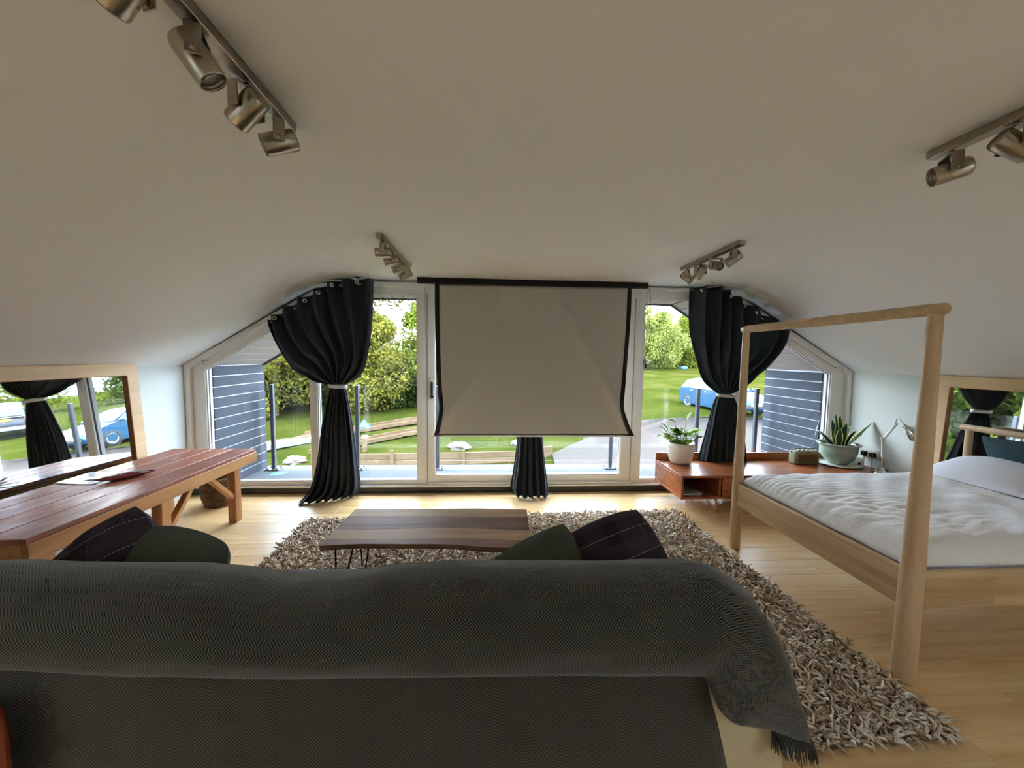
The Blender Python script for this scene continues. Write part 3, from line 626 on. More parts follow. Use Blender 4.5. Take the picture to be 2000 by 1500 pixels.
wb = thing('storage_box', (-2.42, 2.2, 0), 'white box under the near end of the workbench', 'box')
MB().box(-2.72, -2.31, 2.08, 2.36, 0, .36, .006).build('body', 'box', wb); MB().box(-2.73, -2.30, 2.07, 2.37, .36, .43, .006).build('lid', 'box', wb)

# ------------------------------------------------------------------ leaning mirrors
def mirror(name, xw, sgn, y0, y1, z0, z1, tilt, fw, label, yaw=0):
    e = thing(name, (xw, (y0+y1)/2, z0), label, 'mirror'); H = z1-z0
    def X(z, d, y): return xw+sgn*((z1-z)*math.tan(tilt)+d+(y-y0)*yaw)
    def slab(b, ya, yb, za, zb, d0, d1):
        vs = [(X(z, d, y), y, z) for d in (d0, d1) for y in (ya, yb) for z in (za, zb)]
        b.add(vs, [(0, 1, 3, 2), (4, 6, 7, 5), (0, 4, 5, 1), (2, 3, 7, 6), (0, 2, 6, 4), (1, 5, 7, 3)]); return b
    for ya, yb, za, zb in ((y0, y1, z1-fw, z1), (y0, y1, z0, z0+fw), (y0, y0+fw, z0+fw, z1-fw), (y1-fw, y1, z0+fw, z1-fw)): slab(MB(), ya, yb, za, zb, .0, .035).build('frame_rail', 'mirrorframe', e)
    slab(MB(), y0+fw-.005, y1-fw+.005, z0+fw-.005, z1-fw+.005, .004, .012).build('mirror_glass', 'mirror', e)
    b = MB()
    for ya, yb, za, zb in ((y0+fw-.001, y1-fw+.001, z1-fw-.004, z1-fw+.001), (y0+fw-.001, y0+fw+.004, z0+fw, z1-fw), (y1-fw-.004, y1-fw+.001, z0+fw, z1-fw)): slab(b, ya, yb, za, zb, .012, .034)
    b.build('rebate', 'pinez', e)
mirror('wall_mirror', XL+.008, 1, 1.75, 3.49, 0.30, 1.395, rd(3.3), .095, 'pale wood framed mirror leaning behind the workbench on the left wall', .022)
mirror('wall_mirror', XR-.008, -1, 1.5, 3.235, .20, 1.375, rd(3.0), .095, 'pale wood framed mirror leaning behind the head of the bed')

# ------------------------------------------------------------------ bed
bed = thing('bed', (3.0, 2.22, 0), 'pale birch bed with two tall posts and a top bar at its foot', 'bed')
def post(x, y, h, r0, r1): return MB().lathe([(0, 0), (r0*.9, 0), (r0, .012), (r0*.98, .5), (lerp(r0, r1, .6), h*.6), (r1, h-.01), (r1*.9, h), (0, h)], 28, None, (x, y, 0))
post(1.965, 2.838, 1.715, .039, .024).build('post', 'birch', bed); post(1.965, 1.59, 1.715, .045, .026).build('post', 'birch', bed)
b = MB(); b.tube([(1.965, 1.545, 1.73), (1.965, 1.553, 1.73), (1.965, 1.6, 1.73), (1.965, 2.82, 1.73), (1.965, 2.875, 1.73), (1.965, 2.883, 1.73)], [.014, .024, .0275, .0275, .023, .014], 20); b.build('top_bar', 'birchside', bed)
MB().box(1.945, 1.98, 1.62, 2.81, .35, .53, .006).build('foot_rail', 'birchrail', bed)
MB().box(2.0, 3.97, 1.575, 1.61, .355, .53, .006).build('side_rail', 'birchside', bed); MB().box(2.0, 3.97, 2.82, 2.855, .355, .53, .006).build('side_rail', 'birchside', bed)
MB().box(3.94, 3.975, 1.62, 2.81, .35, .53, .006).build('head_rail', 'birchrail', bed)
post(3.93, 2.865, .955, .030, .024).build('head_post', 'birch', bed); post(3.93, 1.56, .955, .030, .024).build('head_post', 'birch', bed)
b = MB(); b.tube([(3.93, 1.50, .965), (3.93, 1.51, .965), (3.93, 2.915, .965), (3.93, 2.925, .965)], [.014, .024, .024, .014], 16); b.build('head_bar', 'birch', bed)
sm = MB().box(0, .07, 0, 1.2, 0, .018, .003).mesh('slat', 'birch')
for k in range(16): put('slat', sm, bed, (2.03+k*.119, 1.615, .36))
rbox(MB(), 1.99, 3.92, 1.625, 2.81, .38, .545, .05).build('mattress', 'sheet'); mt = bpy.data.objects['mattress']; tag(mt, 'white mattress inside the birch bed frame', 'mattress')
def duvet():
    nx, ny = 120, 96; P = []
    for i in range(nx+1):
        x = 1.988+1.64*i/nx; row = []
        for j in range(ny+1):
            y = 1.622+1.196*j/ny; d = min(x-1.988, (y-1.622)*1.0, (2.818-y)*1.0); e = min(1, max(0, d/.13)); e = 1-(1-e)**2.4
            fx = math.exp(-((x-1.988)/.30)); fy = math.exp(-((y-1.622)/.3))
            w = sin((y+.25*x)*62+2.5*sin(x*11+y*3))*.005*fx*e*(.6+.4*sin(y*7)); w += sin((y-.15*x)*120+4*sin(x*7+y*9))*.0038*math.exp(-((x-1.988)/.8))*e*(.5+.5*sin(x*5+y*4)); w += sin(x*14+3*sin(y*6))*sin(y*17+2*sin(x*8))*.0028*e; w += sin((x*.8-y)*26+2*sin(x*5))*.003*e
            w += .018*math.exp(-((x-3.1-.5*(y-2.2))/.10)**2)*e
            row.append((x, y, .532+.085*e+.012*sin((x-2)*1.9)*e+w))
        P.append(row)
    o = MB().grid(P).build('duvet', 'cotton', fixn=False); solid(o, .012, -1); tag(o, 'crinkled white duvet spread over the bed', 'duvet')
duvet()
pw1 = pillow_mesh('pillow', .62, .48, .17, 'sheet', seed=5)
o = put('pillow', pw1, None, (3.62, 2.47, .70), rot(rd(90-14), 0, rd(90)) ); tag(o, 'plump white pillow on the far side of the bed head', 'pillow', 'bed pillows')
o = put('pillow', pw1, None, (3.62, 1.92, .70), rot(rd(90-14), 0, rd(90)) ); tag(o, 'white pillow on the near side of the bed, at the right edge of the picture', 'pillow', 'bed pillows')
pw2 = pillow_mesh('pillow', .58, .34, .13, 'teal', seed=6)
o = put('pillow', pw2, None, (3.80, 2.36, .80), rot(rd(-28), 0, rd(90))); tag(o, 'dark teal pillow propped behind the white pillow', 'pillow', 'bed pillows')

# ------------------------------------------------------------------ low walnut unit and what stands on it
un = thing('low_cabinet', (2.95, 3.8, 0), 'long low walnut cabinet under the right window with open end compartment', 'cabinet')
MB().box(1.86, 4.07, 3.5, 4.07, .348, .372, .003).build('top', 'walnut', un); MB().box(1.86, 4.07, 3.51, 4.07, .135, .157, .003).build('bottom', 'walnut', un)
MB().box(1.861, 1.885, 3.502, 4.07, .136, .347, .002).build('side_panel', 'walnut', un); MB().box(4.045, 4.069, 3.502, 4.07, .136, .347, .002).build('side_panel', 'walnut', un)
MB().box(1.86, 4.07, 4.07, 4.092, .13, .452, .003).build('upstand', 'walnut', un)
MB().box(2.25, 2.27, 3.52, 4.07, .157, .348, .002).build('divider', 'walnut', un); MB().box(1.885, 2.25, 4.05, 4.07, .157, .348, 0).build('back_panel', 'walnut', un)
for a, c in ((2.275, 2.86), (2.866, 3.45), (3.456, 4.043)):
    d = MB().box(a, c, 3.505, 3.525, .16, .345, .003).build('drawer', 'walnut', un); MB().box((a+c)/2-.05, (a+c)/2+.05, 3.495, 3.505, .322, .332, .002).build('handle', 'steel', d)
for x in (2.21, 3.85):
    for yy in (3.50, 4.02): MB().box(x-.012, x+.012, yy-.004, yy+.012, 0, .136, .002).build('leg', 'chrome', un)
for k, (c, dz) in enumerate(((M['paper'], 0), (plain('blue_print', (150, 190, 214), .3), .006), (M['greyprint'], .012))):
    o = MB().box(-.10, .10, -.14, .14, 0, .0055, .001, rz(rd(8*k-5)), (2.0, 3.70, .158+dz)).build('magazine', c); tag(o, ('white magazine at the bottom of the pile in the open cabinet compartment', 'pale blue magazine in the middle of the cabinet pile', 'grey magazine on top of the pile inside the walnut cabinet')[k], 'magazine', 'magazines in the cabinet')
def leaf(b, base, az, L, W, lean, curl, twist=0, n=10, fold=.25, shape='blade', stem=0):
    # one leaf: strip with a midrib fold; UV u across
    P = []; U = []; d = Vector((cos(az), sin(az), 0)); s_ = Vector((-sin(az), cos(az), 0)); p = Vector(base); a = lean
    for i in range(n+1):
        t = i/n
        if shape == 'blade': w = W*(.55+.45*min(1, t*3.2))*(1-t**3.2)**.8 if t < 1 else 0
        else: w = W*(sin(pi*min(1, t**.75))**.8) if 0 < t < 1 else 0
        w = max(w, .0008); dirv = d*sin(a)+Vector((0, 0, cos(a))); nrm = d*cos(a)-Vector((0, 0, sin(a))); tw = twist*t; sv = s_*cos(tw)+nrm*sin(tw)
        row = []; ur = []
        for q in (-1, -.5, 0, .5, 1): row.append(tuple(p+sv*(q*w)-nrm*(fold*w*abs(q)))); ur.append(((q+1)/2, t))
        P.append(row); U.append(ur); p = p+dirv*(L/n); a += curl/n
    b.grid(P, U); return b
# pothos in white pot
pt = thing('potted_plant', (2.07, 3.95, .372), 'small variegated leafy plant in a white pot on the left end of the walnut cabinet', 'plant')
po = MB().lathe([(0, .372), (.092, .372), (.112, .40), (.130, .48), (.136, .56), (.136, .598), (.128, .60), (.126, .56), (.115, .55), (0, .55)], 40, None, (2.07, 3.95, 0)).build('pot', 'potwhite', pt)
MB().lathe([(0, .566), (.12, .564), (.126, .555)], 30, None, (2.07, 3.95, 0)).build('soil', 'soil', pt)
rr = random.Random(11)
for k in range(40):
    az = rr.uniform(0, 2*pi); r0 = rr.uniform(.01, .07); hgt = rr.uniform(.03, .16); out = rr.uniform(.02, .12)
    if k == 0: az, r0, hgt, out = 0.0, .02, .27, .03
    if k == 1: az, r0, hgt, out = 2.9, .02, .24, .05
    b0 = Vector((2.07+cos(az)*r0, 3.95+sin(az)*r0, .565)); tip = b0+Vector((cos(az)*out, sin(az)*out*.7, hgt)); 
    if tip[1] > 4.03: tip[1] = 4.03
    st = MB().tube([b0, b0.lerp(tip, .5)+Vector((0, 0, .02)), tip], [.003, .0026, .002], 6).build('stem', 'stem', pt)
    b = MB(); leaf(b, tip, az if sin(az) < .5 else az+pi*.7, rr.uniform(.09, .13), rr.uniform(.034, .048), rr.uniform(.25, .95) if k > 1 else (.2, .7)[k], rr.uniform(.6, 1.7), rr.uniform(-.5, .5), 9, .2, 'heart'); o = b.build('leaf', 'pothos', pt, False)
# snake plant
SX, SY = 3.80, 3.88
sn = thing('potted_plant', (SX, SY, .385), 'snake plant with yellow-edged upright leaves in a celadon bowl', 'plant')
MB().lathe([(0, .386), (.085, .386), (.095, .40), (.14, .45), (.163, .51), (.166, .56), (.172, .585), (.192, .597), (.192, .609), (.168, .609), (.157, .59), (.15, .575), (0, .575)], 44, None, (SX, SY, 0)).build('bowl', 'celadon', sn)
MB().lathe([(0, .588), (.15, .584), (.156, .577)], 30, None, (SX, SY, 0)).build('soil', 'soil', sn)
for az, r0, L, W, le, cu in ((3.4, .09, .30, .045, .95, -.1), (3.0, .06, .22, .047, .75, .25), (2.2, .02, .34, .045, .06, .05), (.9, .03, .32, .047, .10, -.1), (4.6, .05, .26, .045, .12, .1), (5.2, .07, .20, .047, .3, .2), (.1, .06, .24, .034, .35, .0), (-.2, .09, .36, .045, .78, -.15), (4.0, .08, .22, .034, .2, .4), (1.6, .05, .27, .036, .2, .0), (5.7, .09, .18, .04, .5, .3), (3.3, .12, .13, .026, 1.2, .2)):
    b = MB(); leaf(b, (SX+cos(az)*r0, SY+sin(az)*r0*.9, .58), az, L, W, le, cu, .35, 12, .35, 'blade'); b.build('leaf', 'snake', sn, False)
sa = MB().lathe([(0, .372), (.11, .372), (.17, .380), (.21, .384), (.212, .389), (.17, .386), (.1, .3855), (0, .3855)], 40, None, (SX, SY, 0)).build('saucer', 'saucer'); tag(sa, 'pale round saucer under the celadon plant bowl', 'saucer')
ra = thing('radio', (3.44, 3.90, .372), 'small retro olive green radio with raised aerial beside the snake plant', 'radio')
b = MB(); rbox(b, 3.29, 3.575, 3.85, 3.95, .374, .518, .022); b.build('case', 'radio', ra)
MB().box(3.325, 3.535, 3.842, 3.851, .405, .487, .003).build('grille', 'grille', ra); MB().tube([(3.285, 3.9, .50), (3.285, 3.9, .532), (3.30, 3.9, .54), (3.56, 3.9, .54), (3.578, 3.9, .532), (3.578, 3.9, .50)], .006, 8).build('carry_handle', 'radio', ra)
MB().tube([(3.52, 3.915, .515), (3.62, 3.935, .90)], [.0035, .002], 8).build('aerial', 'chrome', ra)
for k in range(3): MB().lathe([(0, .518), (.012, .518), (.011, .53), (0, .53)], 14, None, (3.37+k*.05, 3.9, 0)).build('knob', 'steel', ra)
# wall socket, plugs
sk = thing('wall_socket', (XR-.006, 3.82, .47), 'white double wall socket on the right wall', 'socket')
MB().box(XR-.012, XR-.001, 3.735, 3.90, .455, .545, .003).build('plate', 'socket', sk)
for k, yy in enumerate((3.865, 3.775)):
    p = thing('plug', (XR-.03, yy, .5), ('black plug in the half of the wall socket nearest the window', 'black plug in the half of the wall socket nearest the bed')[k], 'plug', 'plugs in the wall socket')
    MB().box(XR-.055, XR-.0125, yy-.026, yy+.026, .472, .524, .008).build('plug_body', 'plug', p)
    MB().tube([(XR-.03, yy, .472), (XR-.035, yy-.005, .43), (XR-.05, yy-.02, .40), (XR-.06, yy-.03, .378)], .0035, 8).build('cable', 'plug', p)
ad = thing('router', (3.985, 3.96, .372), 'small rounded white device with black port on the cabinet behind the snake plant', 'device')
rbox(MB(), 3.93, 4.035, 3.80, 3.90, .373, .455, .03).build('body', 'socket', ad); MB().box(3.955, 3.985, 3.792, 3.802, .385, .41, .003).build('port', 'plug', ad)
# angle lamp
lp = thing('desk_lamp', (3.98, 3.56, .372), 'chrome jointed desk lamp at the right end of the walnut cabinet', 'lamp')
MB().lathe([(0, .372), (.075, .372), (.078, .382), (.06, .395), (.02, .402), (.014, .43), (0, .43)], 30, None, (3.97, 3.56, 0)).build('base', 'chrome', lp)
A, B, C3 = Vector((3.97, 3.56, .44)), Vector((3.90, 3.52, .735)), Vector((3.955, 3.44, .90)); 
for q in (-.014, .014): MB().tube([A+Vector((q, q, 0)), B+Vector((q*.8, q*.8, 0))], .006, 8).build('lower_arm', 'whitemetal', lp)
MB().tube([B+Vector((0, 0, -.02)), C3], .011, 10).build('upper_arm', 'whitemetal', lp)
MB().tube([A+Vector((.03, .02, .0)), A.lerp(B, .45)+Vector((.012, .012, 0))], .010, 8).build('spring', 'steel', lp)
MB().tube([B+Vector((-.03, -.02, 0)), B+Vector((.03, .02, 0))], .012, 12).build('elbow_joint', 'whitemetal', lp)
MB().tube([C3+Vector((-.02, 0, .0)), C3+Vector((-.012, 0, .04)), C3+Vector((.012, -.01, .045)), C3+Vector((.03, -.02, .01)), C3+Vector((.045, -.03, -.02))], .004, 8).build('head_link', 'steel', lp)
R_ = Vector((.55, -.45, -.55)).to_track_quat('Z', 'Y').to_matrix()
sh = MB().lathe([(0, -.005), (.018, -.005), (.022, .03), (.035, .05), (.06, .075), (.078, .115), (.082, .135), (.079, .135), (.074, .115), (.056, .08), (.03, .056), (0, .05)], 32, R_, C3+Vector((.04, -.025, -.015))).build('shade', 'chrome', lp)

# ------------------------------------------------------------------ projection screen
ps = thing('projection_screen', (.5, 3.95, 2.28), 'large pull-down projection screen with black border hanging from the ceiling', 'screen')
MB().box(-.735, 1.64, 3.93, 3.99, 2.225, 2.2795, .006).build('case', 'screenblack', ps)
LE = [(-.560, 2.235), (-.558, 1.9), (-.548, 1.5), (-.535, 1.2), (-.515, 1.0), (-.518, .90), (-.545, .76), (-.568, .675)]; RE = [(1.470, 2.245), (1.468, 1.9), (1.452, 1.5), (1.435, 1.2), (1.420, 1.02), (1.425, .93), (1.475, .79), (1.537, .675)]
def scr():
    nx, ny = 90, 70; P = []
    for j in range(ny+1):
        t = j/ny; l = interp(LE, t); r = interp(RE, t); row = []
        for i in range(nx+1):
            s = i/nx; x, z = lerp(l[0], r[0], s), lerp(l[1], r[1], s); low = max(0, min(1, (1.35-z)/.6)); ed = max(0, abs(2*s-1)-.8)/.2
            y = 3.952-.035*low*ed**2*(1-max(0, (.85-z)/.18)*.9 if z < .85 else 1)
            for (ax, az, bx, bz, am, wd) in ((.75, 2.05, 1.50, .72, .034, .05), (.15, 1.75, -.53, .74, .022, .06)):
                dx, dz = bx-ax, bz-az; L = math.hypot(dx, dz); q = ((x-ax)*dx+(z-az)*dz)/L/L; dist = ((x-ax)*dz-(z-az)*dx)/L
                if -.1 < q < 1.1: y -= am*math.exp(-(dist/wd)**2)*min(1, max(0, (q+.1)*3))
            row.append((x, y, z))
        P.append(row)
    return P
P = scr(); nr, nc = len(P), len(P[0]); bw = 2
b = MB(); b.grid([r[bw:nc-bw] for r in P[1:nr-2]]); solid(b.build('screen_cloth', 'screencloth', ps, False), .001)
b = MB(); b.grid([r[:bw+1] for r in P]); b.grid([r[nc-bw-1:] for r in P]); b.grid([r[bw:nc-bw] for r in P[:2]]); b.grid([r[bw:nc-bw] for r in P[nr-3:]]); solid(b.build('border', 'screenblack', ps, False), .001)
b = MB(); b.tube([(-.60, 3.95, .668), (1.565, 3.95, .668)], .011, 12); b.build('weight_bar', 'upvc', ps)
cb = thing('screen_switch', (1.645, 3.98, 1.44), 'small grey switch box hanging on its cord right of the screen', 'switch')
MB().box(-.024, .024, -.012, .012, -.055, .055, .005, rot(0, rd(-8), rd(18)), (1.645, 3.985, 1.435)).build('switch_body', plain('grey_plastic', (176, 174, 168), .5), cb); MB().box(-.004, .02, -.017, -.010, -.045, .0, .003, rot(0, rd(-8), rd(18)), (1.645, 3.985, 1.435)).build('button', 'black', cb)
MB().tube([(1.655, 3.985, 2.27), (1.66, 3.985, 2.1), (1.668, 3.985, 1.9), (1.656, 3.985, 1.7), (1.645, 3.985, 1.485)], .0028, 6).build('cord', 'steel', cb)
MB().tube([(1.665, 3.985, 2.27), (1.69, 3.985, 2.12), (1.68, 3.985, 1.9), (1.70, 3.985, 1.75), (1.68, 3.985, 1.6), (1.65, 3.985, 1.49)], .002, 6).build('loop_cord', 'black', cb)

# ------------------------------------------------------------------ curtains
cw = thing('curtain_wire', (.5, 4.04, 2.2), 'thin curtain wire following the sloping head of the glazing', 'wire')
MB().tube([(-2.89, 4.04, 1.40), (-2.25, 4.04, 1.797), (-1.62, 4.04, 2.17), (-1.5, 4.04, 2.205), (-1.19, 4.04, 2.225), (.5, 4.03, 2.235), (2.16, 4.04, 2.235), (2.45, 4.04, 2.21), (2.6, 4.04, 2.16), (3.225, 4.04, 1.80), (3.91, 4.04, 1.41)], .004, 8).build('wire', 'whitemetal', cw)
for x, z in ((-2.9, 1.40), (3.92, 1.405), (-1.52, 2.2), (2.5, 2.2)):
    b = MB(); b.tube([(x, 4.12, z+.015), (x, 4.06, z+.02), (x, 4.035, z+.012), (x+.012, 4.03, z-.012), (x+.03, 4.035, z-.02)], .006, 8); b.build('hook', 'steel', cw)
def curtain(label, Lt, Rt, Tt, tie, Ll, Rl, nfold, eyes, yb=4.0, fs=1):
    tx0, tx1, tz = tie; e = thing('curtain', ((tx0+tx1)/2, yb, 0), label, 'curtain', 'dark curtains on the glazed wall'); nu, n1, n2 = 150, 40, 36
    def top(u): return interp(Tt, u)
    P = []
    for i in range(n1+1):
        t = i/n1; l, r = interp(Lt, t), interp(Rt, t); row = []
        for j in range(nu+1):
            u = j/nu; tp = top(u); g = t**1.5   # gathered to the tie
            xl = lerp(tp[0], lerp(tx0, tx1, u), g); x_lin = lerp(l[0], r[0], u); z_lin = lerp(l[1], r[1], u)
            k = min(1, t*1.6); x = lerp(tp[0], x_lin, k); 
            zc = lerp(tp[1], tz, t**.92); sidew = abs(2*u-1)**2.2; z = lerp(zc, z_lin, sidew*min(1, t*2+.0) if t > 0 else 0) if t > 0 else tp[1]
            am = (.040*(1-t)**.6+.022)*fs; y = yb+am*sin(u*nfold*2*pi+.6*sin(t*4+u*3))*(1 if t > .02 else 1)-.075*fs*sin(pi*u)*sin(pi*min(1, t*.97))**.8+.012*sin(u*nfold*4.3*pi+t*5)
            row.append((x, y, z))
        P.append(row)
    Q = []
    for i in range(n2+1):
        t = i/n2; l, r = interp(Ll, t), interp(Rl, t); row = []
        for j in range(nu+1):
            u = j/nu; am = lerp(.018, .055, t); y = lerp(yb, lerp(l[2], r[2], u) if len(l) > 2 else yb, t**2.2)+am*sin(u*nfold*2*pi+.5+t*.8)*.8+.01*sin(u*nfold*5.1*pi)-.03*sin(pi*u)*t
            z = lerp(l[1], r[1], u); z = max(z, .004+.004*(1+sin(u*60))) ; row.append((lerp(l[0], r[0], u)+.006*sin(u*40+t*6)*t, y, z))
        Q.append(row)
    b = MB(); b.grid(P); b.grid(Q); o = b.build('cloth', 'velvet', e, False); solid(o, .003)
    path = [((tx0+tx1)/2+cos(a)*(tx1-tx0)*.56, yb-.01+sin(a)*.055, tz-.014-.008*cos(a)) for a in [2*pi*k/28 for k in range(28)]]; b = MB(); b.tube(path, .012, 8, False, True); b.tube([p[:2]+(p[2]-.014,) for p in path], .009, 8, False, True); b.build('tieback', 'tie', e)
    for x, z in eyes:
        b = MB(); R = rot(rd(70), 0, rd(35)); b.lathe([(.016+.007*cos(a), .007*sin(a)) for a in [2*pi*k/8 for k in range(8)]], 18, R, (x, yb-.085, z), True); b.build('eyelet', 'chrome', e)
    return e
curtain('dark charcoal curtain gathered by a pale tie, left of the projection screen',
  [(-2.23, 1.828), (-2.089, 1.553), (-1.955, 1.338), (-1.80, 1.225), (-1.628, 1.19)], [(-1.182, 2.262), (-1.188, 1.96), (-1.22, 1.64), (-1.29, 1.32), (-1.47, 1.19)],
  [(-2.23, 1.835), (-2.12, 1.895), (-2.0, 1.985), (-1.835, 2.08), (-1.683, 2.175), (-1.556, 2.235), (-1.379, 2.258), (-1.182, 2.255)], (-1.625, -1.475, 1.19),
  [(-1.622, 1.185, 4.0), (-1.68, .99, 4.0), (-1.735, .75, 4.0), (-1.78, .405, 3.97), (-1.83, .12, 3.88), (-1.90, .008, 3.80)], [(-1.478, 1.185, 4.0), (-1.437, .957, 4.0), (-1.405, .738, 4.0), (-1.374, .404, 4.02), (-1.36, .14, 4.04), (-1.40, .008, 4.04)],
  7, ((-2.116, 1.845), (-1.821, 2.019), (-1.689, 2.101), (-1.557, 2.177), (-1.316, 2.215)))
curtain('dark charcoal curtain gathered by a pale tie, behind the tall bed post on the right',
  [(2.132, 2.247), (2.16, 1.902), (2.206, 1.652), (2.30, 1.28), (2.485, 1.125)], [(3.212, 1.85), (3.137, 1.666), (3.0, 1.44), (2.82, 1.23), (2.655, 1.13)],
  [(2.132, 2.25), (2.30, 2.262), (2.468, 2.258), (2.55, 2.205), (2.705, 2.125), (2.924, 2.015), (3.12, 1.905), (3.212, 1.852)], (2.485, 2.655, 1.122),
  [(2.487, 1.118, 4.0), (2.44, .988, 4.0), (2.394, .762, 4.0), (2.344, .495, 4.02), (2.30, .2, 4.05), (2.28, .1, 4.06)], [(2.652, 1.119, 4.0), (2.713, .99, 4.0), (2.784, .763, 4.0), (2.847, .494, 4.02), (2.90, .2, 4.05), (2.92, .1, 4.06)],
  7, ((2.201, 2.211), (2.521, 2.153), (2.679, 2.07), (2.81, 1.996)))
curtain('dark grey curtain hanging behind the screen, its flared hem showing below it',
  [(.10, 2.2), (.13, 1.8), (.20, 1.4), (.27, 1.05), (.345, .95)], [(.80, 2.2), (.77, 1.8), (.70, 1.4), (.62, 1.05), (.555, .95)], [(.10, 2.225), (.3, 2.225), (.6, 2.225), (.80, 2.225)], (.345, .555, .95),
  [(.345, .945, 4.03), (.315, .75, 4.02), (.295, .5, 4.0), (.265, .25, 3.98), (.242, .09, 3.96), (.27, .03, 3.92)], [(.555, .945, 4.03), (.575, .75, 4.02), (.595, .5, 4.0), (.625, .25, 3.98), (.645, .07, 3.96), (.63, .02, 3.92)], 5, (), 4.06, .25)

# ------------------------------------------------------------------ ceiling spot bars
def spotbar(x, y0, y1, ys, aims, label):
    e = thing('spotlight_bar', (x, (y0+y1)/2, ZC), label, 'light', 'brushed steel spotlight bars on the ceiling')
    MB().box(x-.021, x+.021, y0, y1, ZC-.03, ZC+.002, .002).build('rail', 'steel', e)
    for yy, (yaw, tilt) in zip(ys, aims):
        W, D, T = .043, .066, .0022; z0 = ZC-.046; R = rz(yaw); b = MB(); o = (x, yy, 0)
        b.box(-.016, .016, -W, W, z0-T, z0+T, .0008, R, o)
        for s in (-1, 1): b.box(-.016, .016, s*W-T, s*W+T, z0-D, z0, .0008, R, o)
        b.lathe([(0, z0), (.008, z0), (.008, ZC-.028), (0, ZC-.028)], 12, None, (x, yy, 0))
        yk = b.build('spotlight', 'steel', e)
        pv = Vector((x, yy, z0-D+.012)); Rc = R @ Matrix.Rotation(tilt, 3, 'Y'); r = .033
        MB().lathe([(0, .052), (r*.9, .052), (r, .046), (r, -.046), (r-.002, -.05), (r-.003, -.046), (r-.003, -.030), (0, -.030)], 28, Rc, pv).build('lamp_can', 'steel', yk)
        MB().lathe([(0, -.0385), (r-.0045, -.0385), (r-.0045, -.0305), (0, -.0305)], 24, Rc, pv).build('lens', 'lens', yk)
        for s in (-1, 1): q = pv+R @ Vector((0, s*(W-.004), 0)); MB().tube([q-R @ Vector((0, s*.012, 0)), q+R @ Vector((0, s*.008, 0))], .006, 10).build('pivot', 'steel', yk)
spotbar(-.685, .56, 1.40, (1.33, 1.165, .985, .80), ((.45, 1.15), (-.28, .95), (.4, -.6), (-.3, .95)), 'steel spotlight bar nearest the camera at top left')
spotbar(-.72, 2.57, 3.46, (2.66, 2.88, 3.11, 3.35), ((.1, 1.5), (.15, 1.3), (.3, 1.15), (.45, 1.0)), 'small far steel spotlight bar left of the screen')
spotbar(1.65, 2.47, 3.26, (3.17, 2.97, 2.76, 2.56), ((-.6, -.8), (-1.4, .8), (-1.5, -1.3), (-.4, .9)), 'small far steel spotlight bar above the right curtain')
spotbar(1.64, .55, 1.39, (1.325, 1.155, .98, .80), ((-.5, 1.3), (-.3, -1.0), (.4, .8), (-.4, 1.0)), 'steel spotlight bar near the camera at the right edge')

# ------------------------------------------------------------------ outdoors
def tz(y): return -1.6+.045*(max(y, 4)-8) if y > 4 else -1.78
def grassmat():
    t = NT('grass'); v = t.coord(); a = t.noise(v, .35, 5, .6); b_ = t.noise(v, 9, 5, .7); col = t.ramp(a, (.35, S((35, 42, 13))), (.5, S((46, 51, 17))), (.68, S((60, 58, 30))))
    col = t.mix(.5, col, t.ramp(b_, (.3, (.5, .55, .45, 1)), (.7, (1.4, 1.35, 1.2, 1))), 'MULTIPLY'); return t.prin(col, .95, 0, t.bump(b_, .8, .08), .0)
M['grass'] = grassmat(); M['gravel'] = plain('gravel', (62, 58, 56), .95, 0, .3, 14, .6, .0); M['earth'] = plain('earth', (74, 56, 45), .95, 0, .3, 6, .5, .0); M['timber'] = wood('garden_timber', (92, 78, 60), (72, 58, 44), 'x', .5, .9, .2, spec=.05)
xs = np.linspace(-60, 90, 76); ysn = np.concatenate([np.linspace(-40, 4, 12), np.linspace(6, 100, 48)]); P = [[(float(x), float(y), tz(y)+.3*min(1, max(0, (x-6)/3))+.05*sin(x*.7+y*.4)*(1 if y > 14 else .3)) for x in xs] for y in ysn]
struct(MB().grid(P).build('ground', 'grass', fixn=False), 'sloping green lawn')
# gravel drive
L_ = [(1.9, 6.2), (1.75, 9.5), (1.9, 11.2), (3.3, 12.9), (6.4, 15.8), (9.0, 15.2), (13, 15.0), (24, 15.5), (40, 16)]; R2 = [(40, 6.2), (40, 8), (40, 9), (40, 10), (40, 11), (40, 12), (40, 12.6), (40, 13), (40, 13.4)]
P = [[(lerp(a[0], c[0], k/12), lerp(a[1], c[1], k/12), tz(lerp(a[1], c[1], k/12))+.06+.3*min(1, max(0, (lerp(a[0], c[0], k/12)-6)/3))) for k in [q/3 for q in range(37)]] for a, c in zip(L_, R2)]
struct(MB().grid(P).build('gravel_drive', 'gravel', fixn=False), 'pale grey gravel drive')
def bedstrip(name, pts, w, mat, dz, lab):
    A = [(x, y, tz(y)+dz) for x, y in pts]; B = [(x+w*.25, y+w, tz(y+w)+dz) for x, y in pts]; return A, B
def garden_bed(pts, w, lab):
    e = thing('garden_bed', (pts[0][0], pts[0][1], tz(pts[0][1])), lab, 'garden bed'); A, B = bedstrip('', pts, w, None, .10, ''); b = MB(); b.grid([A, B]); b.build('soil', 'earth', e, False)
    for row in (A, B):
        for p, q in zip(row[:-1], row[1:]): b = MB(); b.beam((p[0], p[1], p[2]+.02), (q[0], q[1], q[2]+.0), .05, .13, .006); b.build('board', 'timber', e)
garden_bed([(-6.6, 12.4), (-5.2, 13.3), (-4.0, 14.4), (-2.6, 15.6), (-1.0, 16.6)], 1.0, 'upper timber-edged garden bed on the lawn left of the screen')
